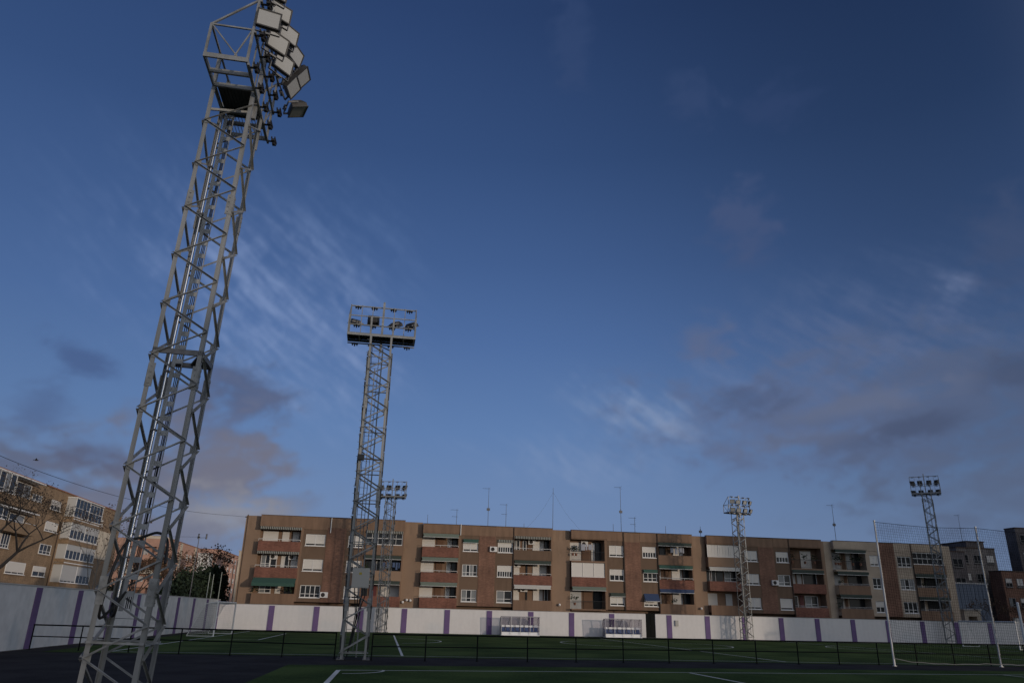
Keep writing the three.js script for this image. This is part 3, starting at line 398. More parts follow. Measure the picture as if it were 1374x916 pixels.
// ---- buildings at the far right, behind the net
function farBlock(label, u0, u1, w, roof, m, depth, rows, cols, st, extra) {
  const t = thing('apartment_building', label, 'apartment building', [u0, 0, w]); part('wall', [bx(0, u1 - u0, 0, roof, -depth, 0)], m, t); part('roof_edge', [bx(-0.06, u1 - u0 + 0.06, roof + 0.002, roof + 0.16, -depth - 0.06, 0.06)], M.soot, t);
  const W = (u1 - u0) / cols; for (let i = 0; i < cols; i++) for (let k = 0; k < rows; k++) windowIn(t, W * (i + 0.22), W * (i + 0.8), roof - 2.3 - 2.85 * k, roof - 1.0 - 2.85 * k, 0.055, st[(i + k * 2) % st.length], 2, M.railDim);
  if (extra) extra(t); return t;
}
farBlock('narrow dark block beside the beige block, just right of it', 61.6, 76.6, -24, 12.85, M.darkBlock, 12, 4, 5, 'ds', (t) => { part('wall_panel', [bx(9.6, 12.1, 8.2, 9.0, 0.003, 0.25)], M.shutter, t); });
farBlock('grey brick block with a stepped rooftop hut, behind the second net post', 76.9, 83.8, -26, 13.7, M.greyBlock, 12, 4, 3, 'dds', (t) => { part('roof_hut', [bx(2.2, 5.4, 13.87, 14.75, -6, -0.3)], M.darkBlock, t); part('roof_cap', [bx(2.1, 5.5, 14.752, 14.9, -6.1, -0.2)], M.soot, t); });
farBlock('low reddish brick block with pale windows at the right edge', 80.7, 96, -22, 10.0, M.stair, 2.5, 3, 8, 'hso');
farBlock('dark high rise at the right edge, the tallest roof there', 88.3, 102, -26, 17.2, M.darkBlock, 2.2, 5, 5, 'dds');
{
  const k = thing('utility_hut', 'low pale hut with a dark opening above the wall, behind the net', 'hut', [65, 0, -12]); part('wall', [holed(0, 2.5, 0, 4.0, [[0.55, 1.85, 1.6, 3.2]], -3, 0)], M.cream, k); part('back_wall', [bx(0.05, 2.45, 0, 3.9, -2.9, -2.6)], M.dark, k); part('roof', [bx(-0.15, 2.65, 4.002, 4.15, -3.15, 0.15)], M.coping, k);
  const c = thing('shed', 'blue sided shed with a pale roof behind the net posts', 'shed', [63.4, 0, -15]); part('wall', [bx(0, 8.5, 0, 7.6, -4, 0)], M.blueTarp, c); part('roof', [bx(-0.1, 8.6, 7.602, 7.75, -4.1, 0.1)], M.coping, c); { const g = []; for (let i = 0; i < 14; i++) g.push(bx(0.3 + i * 0.6, 0.36 + i * 0.6, 0, 7.5, 0.003, 0.05)); part('wall_rib', g, M.blueTarp, c); }
}
// ---- tall blocks outside the frame to the right: they throw the shade over the right end of wall and pitch
function shadeBlock(label, u, w0, w1, h, d) { const t = thing('apartment_tower', label, 'apartment building', [u, 0, w0], -PI / 2); part('wall', [bx(0, w1 - w0, 0, h, -d, 0)], M.greyBlock, t); for (let y = 3; y < h - 2; y += 3) part('window_band', [bx(1, w1 - w0 - 1, y, y + 1.4, 0.003, 0.05)], M.glass, t); part('roof_edge', [bx(-0.1, w1 - w0 + 0.1, h + 0.002, h + 0.3, -d - 0.1, 0.1)], M.soot, t); }
shadeBlock('long grey apartment tower out of view far to the right of the pitch', 125, -34, 106, 27, 12);
{ const t = thing('apartment_block', 'long low apartment block out of view behind the camera', 'apartment building', [62, 0, 104], PI); part('wall', [bx(0, 37, 0, 13, -12, 0)], M.greyBlock, t); for (const y of [3, 6, 9]) part('window_band', [bx(1, 36, y, y + 1.4, 0.003, 0.05)], M.glass, t); part('roof_edge', [bx(-0.1, 37.1, 13.002, 13.3, -12.1, 0.1)], M.soot, t); }

// ------------------------------------------------------------------ floodlight towers
// one lattice model: square shaft, head platform along local x, lamp frame on the side local -z
const LSHAPE = (w, t) => mergeGeometries([norm(new THREE.BoxGeometry(w, 1, t).translate(w / 2, 0.5, t / 2)), norm(new THREE.BoxGeometry(t, 1, w - t).translate(t / 2, 0.5, t + (w - t) / 2))]);
const G_BRACE = uvBox(mergeGeometries([norm(new THREE.BoxGeometry(0.044, 1, 0.006).translate(0, 0.5, 0)), norm(new THREE.BoxGeometry(0.006, 1, 0.05).translate(-0.019, 0.5, -0.028))]));
const G_BRACE_WIDE = uvBox(G_BRACE.clone().scale(1.4, 1, 1.3));
function brace(root, p, q, hint, mm = M.galv, name = 'brace', k = 1) { const m = new THREE.Mesh(k === 1 ? G_BRACE : G_BRACE_WIDE, mm); m.name = name; m.castShadow = m.receiveShadow = true; m.applyMatrix4(aim(p, q, hint)); root.add(m); return m; }
const G_HOUSING = (() => { // body tapering to the back, glass side towards -z
  const f = [[-0.29, 0], [0.29, 0], [0.29, 0.46], [-0.29, 0.46]], b = [[-0.21, 0.06], [0.21, 0.06], [0.21, 0.38], [-0.21, 0.38]], pos = [];
  const P = (k) => k < 4 ? [f[k][0], f[k][1], -0.2] : k < 8 ? [f[k - 4][0], f[k - 4][1], -0.02] : [b[k - 8][0], b[k - 8][1], 0.16];
  const quad = (a, c, d, e) => { for (const k of [a, c, d, a, d, e]) pos.push(...P(k)); };
  for (const o of [0, 4]) for (let k = 0; k < 4; k++) { const n = (k + 1) % 4; quad(o + k, o + 4 + k, o + 4 + n, o + n); }
  quad(0, 1, 2, 3); quad(8, 11, 10, 9);
  const g = new THREE.BufferGeometry(); g.setAttribute('position', new THREE.Float32BufferAttribute(pos, 3)); g.computeVertexNormals();
  const fins = []; for (let k = 0; k < 6; k++) fins.push(norm(bx(-0.19 + k * 0.075, -0.18 + k * 0.075, 0.08, 0.36, 0.16, 0.2)));
  const rim = [bx(-0.31, 0.31, -0.02, 0.015, -0.235, -0.2), bx(-0.31, 0.31, 0.445, 0.48, -0.235, -0.2), bx(-0.31, -0.275, 0.015, 0.445, -0.235, -0.2), bx(0.275, 0.31, 0.015, 0.445, -0.235, -0.2)].map(norm);
  return uvBox(mergeGeometries([norm(g), ...fins, ...rim]).scale(1, 1, 0.68));
})();
const G_GLASS = merge([bx(-0.272, 0.272, 0.018, 0.442, -0.145, -0.139)]);
const G_YOKE = merge([bar(V(-0.33, 0.2, 0), V(-0.33, -0.1, 0), 0.012, 0.06), bar(V(0.33, 0.2, 0), V(0.33, -0.1, 0), 0.012, 0.06), bx(-0.336, 0.336, -0.112, -0.1, -0.03, 0.03), bx(-0.1, 0.1, -0.16, -0.112, -0.06, 0.06), rod(V(0.06, -0.2, 0), V(0.06, -0.112, 0), 0.02), rod(V(-0.06, -0.2, 0), V(-0.06, -0.112, 0), 0.02)]);
const G_STUB = ((g) => g.scale(0.85, 1, 0.75))(merge([bx(-0.2, 0.2, -0.02, 0.03, -0.34, -0.3), bx(-0.2, 0.2, -0.02, 0.03, -0.22, -0.18), bx(-0.03, 0.03, -0.05, -0.02, -0.36, 0.03), bx(-0.17, -0.1, -0.09, -0.02, -0.33, -0.19), bx(0.1, 0.17, -0.09, -0.02, -0.33, -0.19), bx(-0.04, 0.04, -0.13, -0.05, -0.31, -0.21)]));
function floodlight(root, x, y, z, yaw, tilt, out = 0) {
  const g = new THREE.Mesh(G_HOUSING, M.lampBody); g.name = 'floodlight'; g.castShadow = g.receiveShadow = true; g.rotation.set(-tilt, yaw, 0, 'YXZ'); g.position.set(x, y + 0.2, z - 0.26 - out); root.add(g);
  for (const [n, geo, mm] of [['lens', G_GLASS, M.lampGlass], ['yoke', G_YOKE, M.galvDark]]) { const m = new THREE.Mesh(geo, mm); m.name = n; m.castShadow = m.receiveShadow = true; g.add(m); }
}
function lampStub(root, x, y, z) { const m = new THREE.Mesh(G_STUB, M.iron); m.name = 'lamp_bracket'; m.position.set(x, y, z); m.castShadow = true; root.add(m); }
function lattice(root, o) {
  const H = 15.1, s = 0.56, mm = o.metal || M.galv, LEG = uvBox(LSHAPE(0.1, 0.013));
  const C = [[-s, s], [s, s], [s, -s], [-s, -s]];
  C.forEach(([x, z], k) => {
    const m = new THREE.Mesh(LEG, mm); m.name = 'leg'; m.castShadow = m.receiveShadow = true; m.rotation.y = [PI / 2, PI, -PI / 2, 0][k]; m.position.set(x, 0.05, z); m.scale.y = H - 0.05; root.add(m);
    part('base_plate', [bx(x - 0.16, x + 0.16, 0.021, 0.05, z - 0.16, z + 0.16), ...[-1, 1].map((i) => rod(V(x + 0.12 * i, 0.05, z + 0.12), V(x + 0.12 * i, 0.11, z + 0.12), 0.02)), ...[-1, 1].map((i) => rod(V(x + 0.12 * i, 0.05, z - 0.12), V(x + 0.12 * i, 0.11, z - 0.12), 0.02))], M.galvDark, root);
    const sx = Math.sign(x), sz = Math.sign(z); for (const y of [2.3, 7.0, 11.6]) part('leg_joint', [bx(x - sx * 0.005, x + sx * 0.012, y - 0.28, y + 0.28, z - sz * 0.15, z), bx(x - sx * 0.15, x, y - 0.28, y + 0.28, z - sz * 0.005, z + sz * 0.012), ...[-0.2, -0.07, 0.07, 0.2].flatMap((d) => [rod(V(x + sx * 0.012, y + d, z - sz * 0.08), V(x + sx * 0.035, y + d, z - sz * 0.08), 0.016), rod(V(x - sx * 0.08, y + d, z + sz * 0.012), V(x - sx * 0.08, y + d, z + sz * 0.035), 0.016)])], mm, root);
  });
  part('footing', [bx(-0.8, 0.8, -0.3, 0.02, -0.8, 0.8)], M.asphalt, root);
  const h = 0.65, n = 23, y0 = 0.35;
  for (let f = 0; f < 4; f++) {
    const a = C[f], b = C[(f + 1) % 4], out = V(a[0] + b[0], 0, a[1] + b[1]).normalize().multiplyScalar(0.012);
    for (let k = 0; k < n; k++) { const fl = (k + (o.phase || [0, 0, 0, 0])[f]) % 2, p = V(...(fl ? [b[0], y0 + k * h, b[1]] : [a[0], y0 + k * h, a[1]])).add(out), q = V(...(fl ? [a[0], y0 + (k + 1) * h, a[1]] : [b[0], y0 + (k + 1) * h, b[1]])).add(out); if (q.y < H) { brace(root, p, q, out.clone().normalize(), mm, 'brace', o.gusset ? 1 : 2); if (o.gusset && !fl) { const e = V(b[0] - a[0], 0, b[1] - a[1]).normalize().multiplyScalar(0.1), c = p.clone().add(e).addScaledVector(out, 0.4); part('gusset_plate', [bar(c.clone().add(V(0, -0.09, 0)), c.clone().add(V(0, 0.09, 0)), Math.abs(out.x) > 0 ? 0.008 : 0.13, Math.abs(out.x) > 0 ? 0.13 : 0.008)], mm, root); } } }
    for (const y of o.rings || []) brace(root, V(a[0], y, a[1]).addScaledVector(out, 2), V(b[0], y, b[1]).addScaledVector(out, 2), out.clone().normalize(), mm, 'strut');
  }
  { const g = []; for (let y = 3; y < H; y += 0.35) g.push(rod(V(-s - 0.13, y, s), V(-s, y, s), 0.011, undefined, 5)); part('climbing_pegs', g, mm, root); }
}
function head(root, o) {
  const H = 15.1, mm = o.metal || M.galv, hx = 1.72, hz = 0.55, fr = o.frame || M.galv;
  part('platform_frame', [bx(-hx, hx, H, H + 0.13, hz - 0.05, hz), bx(-hx, hx, H, H + 0.13, -hz, -hz + 0.05), bx(-hx, -hx + 0.05, H, H + 0.13, -hz + 0.05, hz - 0.05), bx(hx - 0.05, hx, H, H + 0.13, -hz + 0.05, hz - 0.05), ...[-1.12, -0.56, 0.56, 1.12].map((x) => bx(x - 0.03, x + 0.03, H, H + 0.12, -hz + 0.05, hz - 0.05))], mm, root);
  { const g = [], x1 = o.open ? 0.5 : hx - 0.05; for (let z = -hz + 0.08; z < hz - 0.05; z += o.open ? 0.09 : 0.042) g.push(bx(-hx + 0.05, x1, H + 0.121, H + 0.152, z, z + 0.006)); part('grating', g, M.grate, root); }
  for (const [a, b] of o.open ? [[-0.95, 0.53]] : [[-1.66, -0.6], [-0.53, 0.53], [0.6, 1.66]]) part('floor_plate', [bx(a, b, H + 0.153, H + 0.16, -hz + 0.06, hz - 0.06)], M.grate, root);
  const post = (x, z, y0, y1, w = 0.05) => bar(V(x, y0, z), V(x, y1, z), w);
  for (const x of [-hx + 0.03, -0.56, 0.56, hx - 0.03]) part('railing_post', [post(x, hz - 0.03, H + 0.13, H + 1.05, Math.abs(x) < 1 ? 0.09 : 0.055)], mm, root);
  for (const y of [1.05]) part('handrail', [bar(V(-hx, H + y, hz - 0.03), V(hx, H + y, hz - 0.03), 0.045)], mm, root);
  for (const x of [-hx + 0.03, hx - 0.03]) { for (const y of [1.05]) part('handrail', [bar(V(x, H + y, hz - 0.05), V(x, H + y, -hz + 0.05), 0.04)], mm, root); part('head_brace', [bar(V(x, H + 1.07, hz - 0.05), V(x, H + 2.02, -hz + 0.05), 0.045), bar(V(x, H + 0.15, -0.2), V(x, H + 1.03, -hz + 0.05), 0.032), bar(V(x, H + 1.03, hz - 0.06), V(x, H + 0.15, -0.26), 0.032)], mm, root); }
  for (const x of [-hx + 0.03, -1.12, -0.56, 0.56, 1.12, hx - 0.03]) part('lamp_frame_post', [post(x, -hz + 0.025, H + 0.13, H + 2.06, Math.abs(x) > 1.6 ? 0.06 : 0.035)], mm, root);
  part('mast', [bar(V(0, H - 0.5, -hz + 0.06), V(0, H + 2.3, -hz + 0.06), 0.11)], mm, root);
  for (const y of [-0.06, 0.98, 2.02]) part('lamp_bar', [bar(V(-hx, H + y, -hz - 0.03), V(hx, H + y, -hz - 0.03), 0.055)], mm, root);
  part('head_strut', [bar(V(-0.56, H - 1.1, -0.57), V(-0.56, H, -0.57), 0.05), bar(V(0.5, H - 0.7, 0.5), V(-0.2, H - 0.15, -0.3), 0.06)], mm, root);
  const X = o.lampX || [-1.35, -0.5, 0.5, 1.35];
  for (const [row, y] of [['low', -0.03], ['mid', 1.0], ['top', 2.04]]) { const set = (o.lamps || {})[row]; X.forEach((x, i) => { lampStub(root, x, H + y, -hz - 0.02); const a = set && set[i]; if (a) floodlight(root, x, H + y, -hz - 0.02, a[0], a[1], a[2]); }); }
}
const PHASE = [0, 1, 1, 0];
{ // the near tower
  const t = thing('floodlight_tower', 'tall galvanised lattice floodlight tower nearest the camera, lamps clustered on one side of its cage', 'floodlight tower', [-18.33, 0, 66.3], -PI / 2, 'floodlight towers of the ground');
  t.rotateX(-0.022);
  lattice(t, { phase: PHASE, rings: [1.3], gusset: true });
  head(t, { open: true, lampX: [1.6, 0.8, 0, -0.8, -1.6], lamps: { mid: [[-1.35, 0.12, 0], [-0.85, 0.18, 0.05], [-0.75, 0.15, 0.1], [-0.1, 0.55, 0.16], [0.35, 1.15, 0.2]], top: [[-1.0, 0.1, 0], [-0.95, 0.05, 0], [-0.75, 0.1, 0.1], [-0.4, 0.2, 0.16], [-0.05, 0.6, 0.22]] } });
  // cable tray, conduit and landing (local x = towards the camera, local -z = towards the pitch)
  part('cable_tray', [bx(-0.4, -0.385, 1.9, 14.9, 0.28, 0.36), bx(-0.46, -0.385, 1.9, 14.9, 0.36, 0.372), bx(-0.46, -0.4, 1.9, 14.9, 0.13, 0.142)], M.galvLight, t);
  for (let i = 0; i < 3; i++) part('tray_cable', [tube([0, 1, 2, 3, 4, 5, 6].map((k) => V(-0.43 + 0.01 * Math.sin(i * 3 + k * 2), 1.95 + k * 2.14, 0.17 + i * 0.035 + 0.012 * Math.sin(k * 1.7 + i))), 0.012, 24, 5)], M.cable, t);
  for (let y = 2.2; y < 14.8; y += 0.36) part('tray_rung', [bx(-0.415, -0.4, y, y + 0.12, 0.142, 0.28)], M.galvLight, t);
  part('conduit', [rod(V(-0.36, 1.9, 0.43), V(-0.36, 14.6, 0.43), 0.019, undefined, 12)], M.chrome, t);
  for (let y = 3; y < 14.5; y += 1.45) part('conduit_clamp', [bx(-0.45, -0.31, y, y + 0.04, 0.39, 0.49)], M.galvDark, t);
  part('landing_frame', [bx(0.5, 0.56, 7.55, 7.67, -0.56, 0.56), bx(-0.56, -0.5, 7.55, 7.67, -0.56, 0.56), bx(-0.5, 0.5, 7.55, 7.67, -0.56, -0.5)], M.galvDark, t);
  { const s = new THREE.Shape([V2(-0.5, 0.5), V2(0.5, 0.5), V2(-0.5, 0.0), V2(-0.5, 0.5)]), g = []; for (let k = 0; k < 14; k++) { const z = -0.5 + k * 0.032, x1 = 0.5 - k * 0.07; g.push(bx(-0.5, x1, 7.6, 7.64, z, z + 0.02)); } part('landing_grating', g, M.grate, t); }
  part('supply_cable', [tube([V(-0.4, 2.3, 0.3), V(-0.3, 2.0, 0.45), V(0.1, 1.75, 0.56), V(0.3, 2.2, 0.5), V(0.1, 3.3, 0.35), V(-0.1, 3.45, 0.1), V(0.05, 3.55, -0.25), V(0.2, 3.4, -0.5), V(0.35, 2.9, -0.6)], 0.03, 60, 7)], M.cable, t);
  part('cable_coil', [new THREE.TorusGeometry(0.16, 0.03, 6, 20).rotateY(0.5).translate(-0.2, 2.0, 0.4), new THREE.TorusGeometry(0.17, 0.03, 6, 20).rotateY(0.6).translate(-0.21, 1.96, 0.42)], M.cable, t);
  part('base_rail', [bar(V(-0.55, 1.75, 0.5), V(-0.55, 1.75, -0.5), 0.09, 0.012)], M.galv, t); part('base_rail', [bar(V(0.2, 1.62, 0.5), V(0.2, 1.62, -0.5), 0.07, 0.012)], M.galv, t);
}
{ // the second tower, in the gap of the fence
  const t = thing('floodlight_tower', 'galvanised lattice floodlight tower in the gap of the dark fence, grey box on its shaft', 'floodlight tower', [-14.15, 0, 47.8], 0.02, 'floodlight towers of the ground');
  lattice(t, { phase: PHASE, rings: [0.3, 5.0, 6.9, 8.3, 10.4, 12.5, 14.0], metal: M.galv });
  head(t, { lamps: { mid: [[0.5, 1.2], [0.05, 0.05], [-0.9, 1.15], [-0.8, 1.0]] } });
  part('switch_box', [bx(-0.35, 0.42, 3.0, 3.85, 0.58, 0.86), bx(-0.33, 0.4, 3.03, 3.82, 0.861, 0.872)], M.boxGrey, t).add(part('warning_sign', [bx(-0.05, 0.07, 3.56, 3.66, 0.873, 0.877)], mat(0.45, 0.36, 0.05, 0.7), t));
  for (const [x, y] of [[-0.2, 2.3], [-0.05, 2.2], [0.12, 2.4], [0.25, 2.25]]) part('supply_cable', [tube([V(x, 3.0, 0.7), V(x + 0.03, 2.7, 0.66), V(x * 0.6, y, 0.5), V(x * 0.4, y - 0.4, 0.3), V(-0.3, 0.1, 0.1)], 0.022, 30, 6)], M.cable, t);
  part('conduit', [rod(V(0.12, 0.1, 0.1), V(0.12, 14.6, 0.1), 0.03, undefined, 8)], M.galv, t); part('conduit', [rod(V(-0.2, 3.5, -0.1), V(-0.2, 13.6, -0.1), 0.022, undefined, 8)], M.galv, t);
  { const g = [rod(V(-0.42, 0.3, -0.5), V(-0.42, 15, -0.5), 0.018), rod(V(-0.05, 0.3, -0.5), V(-0.05, 15, -0.5), 0.018)]; for (let y = 0.6; y < 15; y += 0.32) g.push(rod(V(-0.42, y, -0.5), V(-0.05, y, -0.5), 0.01, undefined, 5)); part('ladder', g, M.galvDark, t); }
  part('side_strip', [bx(0.575, 0.6, 1.4, 6.3, -0.1, 0.2), bx(0.575, 0.6, 6.6, 9.9, -0.1, 0.2), bx(0.575, 0.6, 10.2, 13.6, -0.1, 0.2)], M.galvDark, t);
  { const b = part('small_floodlight', [bx(-0.62, -0.3, 8.75, 9.02, 0.6, 0.78), bx(-0.58, -0.34, 8.78, 8.99, 0.78, 0.83)], M.lampBody, t); part('lens', [bx(-0.6, -0.32, 8.77, 9.0, 0.831, 0.84)], M.glass, b); part('lamp_arm', [bar(V(-0.5, 8.85, 0.59), V(0.5, 8.82, 0.59), 0.06)], M.lampBody, t); }
}
{ // three towers by the far wall: one built, two copies
  const G = 'floodlight towers of the ground', mk = { low: [[0.5, 0.35], [0.15, 0.35], [-0.2, 0.35], [-0.6, 0.35]], mid: [[0.5, 0.3], [0.15, 0.3], [-0.2, 0.3], [-0.6, 0.3]] };
  const t = thing('floodlight_tower', 'pale lattice floodlight tower with eight lamps in front of the fourth brown block', 'floodlight tower', [26.75, 0, 1.6], PI + 0.25, G);
  lattice(t, { phase: PHASE, rings: [0.3, 7, 14.4], metal: M.galv }); head(t, { lamps: mk });
  part('conduit', [rod(V(0.12, 0.1, 0.1), V(0.12, 14.6, 0.1), 0.03, undefined, 8)], M.galv, t);
  part('ladder', [rod(V(-0.3, 0.3, -0.4), V(-0.3, 15, -0.4), 0.02), rod(V(0.05, 0.3, -0.4), V(0.05, 15, -0.4), 0.02), ...Array.from({ length: 46 }, (_, k) => rod(V(-0.3, 0.6 + k * 0.32, -0.4), V(0.05, 0.6 + k * 0.32, -0.4), 0.01, undefined, 4))], M.galvDark, t);
  t.scale.setScalar(0.9);
  for (const [u, w, turn, label, k] of [[51.9, 1.3, PI + 0.34, 'lattice floodlight tower seen through the ball stop net in front of the beige block', 1.13], [-13.15, 1.1, PI - 0.12, 'small lattice floodlight tower half hidden behind the tower with the grey box', 0.91], [28.2, 48, 0.02, 'lattice floodlight tower out of view to the right, its shadow falls on the far wall', 1], [67.4, 48, 0.02, 'farther lattice floodlight tower out of view to the right, by the touchline', 1]]) {
    const c = t.clone(); c.name = numbered('floodlight_tower'); scene.add(c); c.position.copy(F(u, 0, w)); c.rotation.y = TH + turn; c.userData.label = label; c.scale.set(Math.min(k, 0.94), k, Math.min(k, 0.94));
  }
}

// ------------------------------------------------------------------ dark fence along the pitch
function fence(label, u0, w0, u1, w1, n) {
  const a = F(u0, 0, w0), b = F(u1, 0, w1), L = a.distanceTo(b), t = new THREE.Group(); t.name = numbered('pitch_fence'); t.position.copy(a); t.rotation.y = Math.atan2(-(b.z - a.z), b.x - a.x); scene.add(t); tag(t, label, 'fence', 'dark fence round the pitch');
  for (let k = 0; k <= n; k++) { const x = L * k / n; part('fence_post', [rod(V(x, -0.05, 0), V(x, 1.09, 0), 0.03, undefined, 8), bx(x - 0.07, x + 0.07, 0, 0.012, -0.07, 0.07)], M.fence, t); }
  for (const y of [1.08, 0.58]) part('rail', [rod(V(-0.03, y, 0), V(L + 0.03, y, 0), y > 1 ? 0.032 : 0.024, undefined, 8)], M.fence, t);
  return t;
}
fence('dark two rail fence left of the tower in its gap, running to the side wall', -29.2, 43.6, -15.0, 47.3, 6);
fence('long dark two rail fence from the tower with the grey box to the net', -13.35, 48.35, 41, 43.2, 23);

// ------------------------------------------------------------------ ball stop net
{
  const t = thing('ball_stop_net', 'tall ball stop net on slim white posts beside the fence', 'net', [13.1, 0, 46.5]), S = 6.75, Hn = 7.2, T = -0.105; t.rotation.y += 0.1; const r = rng(77);
  for (let k = 0; k < 3; k++) part('post', [rod(V(S * k, 0, 0), V(S * k, Hn + 0.06, 0), 0.052, 0.045, 12), new THREE.CylinderGeometry(0.06, 0.06, 0.04, 12).translate(S * k, Hn + 0.08, 0), bx(S * k - 0.08, S * k + 0.08, -0.01, 0.014, -0.08, 0.08)], M.pole, t);
  part('top_cable', [tube([V(0, Hn, 0.05), V(S / 2, Hn - 0.1, 0.05), V(S, Hn, 0.05)], 0.012, 20), tube([V(S, Hn, 0.05), V(1.5 * S, Hn - 0.1, 0.05), V(2 * S, Hn, 0.05)], 0.012, 20)], M.net, t);
  const off = (x, y) => 0.06 + 0.22 * Math.sin(PI * ((x % S) / S)) * Math.sin(PI * Math.min(1, Math.max(0, y / Hn))), bot = (x) => 0.12 + 0.24 * Math.exp(-x * 1.1) + 0.015 * Math.sin(x * 1.3), top = (x) => Hn - 0.1 * Math.sin(PI * ((x % S) / S));
  for (let q = 0; q < 2; q++) {
    const g = [], nx = 52, ny = 50, P = (i, j) => { const x = S * q + S * i / nx, b = bot(x), y = b + (top(x) - b) * j / ny; return V(x + 0.02 * Math.sin(i * 2.1 + j * 0.35), y + 0.015 * Math.sin(i * 0.6 + j * 1.7), off(x, y)); };
    for (let i = 0; i <= nx; i++) for (let j = 0; j < ny; j += 5) g.push(bar(P(i, j), P(i, j + 5), 0.0065));
    for (let j = 0; j <= ny; j++) for (let i = 0; i < nx; i += 4) g.push(bar(P(i, j), P(i + 4, j), 0.0065));
    part('netting', g, M.net, t, 'stuff');
    part('bottom_rope', [tube(Array.from({ length: 14 }, (_, i) => P(i * 4, 0)), 0.016, 40)], M.rope, t);
  }
  const p = thing('post', 'short white post at the right edge, lower than the net posts', 'post', [13.85, 0, 54.4]); p.name = 'white_post'; part('pole', [rod(V(0, 0, 0), V(0, 2.96, 0), 0.05, undefined, 12)], M.pole, p); part('cap', [new THREE.SphereGeometry(0.055, 12, 8).translate(0, 2.96, 0)], M.pole, p);
}

// ------------------------------------------------------------------ goals
function goal(label, u, w, turn) { // mouth along local x, net behind at -z
  const t = thing('football_goal', label, 'goal', [u, 0, w], turn), X = 3.66, H = 2.44, D = 1.9;
  for (const s of [-1, 1]) { part('post', [rod(V(s * X, 0, 0), V(s * X, H, 0), 0.06, undefined, 12)], M.pole, t); part('net_support', [rod(V(s * X, H, 0), V(s * X, H - 0.15, -0.9), 0.025), rod(V(s * X, H - 0.15, -0.9), V(s * X, 0.03, -D), 0.025), rod(V(s * X, 0.03, -D), V(s * X, 0.03, 0), 0.025)], M.pole, t); }
  part('crossbar', [rod(V(-X - 0.05, H, 0), V(X + 0.05, H, 0), 0.06, undefined, 12)], M.pole, t);
  const g = [], prof = (q) => q < 0.3 ? V(0, H - 0.15 * q / 0.3, -0.9 * q / 0.3) : V(0, H - 0.15 - (H - 0.2) * (q - 0.3) / 0.7, -0.9 - (D - 0.9) * (q - 0.3) / 0.7);
  for (let i = 0; i <= 36; i++) { const x = -X + 2 * X * i / 36; for (let k = 0; k < 8; k++) { const p = prof(k / 8), q = prof((k + 1) / 8); p.x = q.x = x; g.push(bar(p, q, 0.009)); } }
  for (let k = 1; k <= 20; k++) { const p = prof(k / 20); g.push(bar(V(-X, p.y, p.z), V(X, p.y, p.z), 0.009)); for (const s of [-1, 1]) g.push(bar(V(s * X, p.y, p.z), V(s * X, p.y, 0), 0.009)); }
  for (const s of [-1, 1]) for (let k = 1; k < 8; k++) { const z = -0.9 * k / 8; g.push(bar(V(s * X, 0, z), V(s * X, H - 0.15 * k / 8, z), 0.009)); }
  part('netting', g, M.netWhite, t, 'stuff');
}
goal('white football goal in front of the corner of the white walls', -25.4, 18.3, PI / 2);
goal('white football goal behind the ball stop net', 45.8, 14.4, -PI / 2);

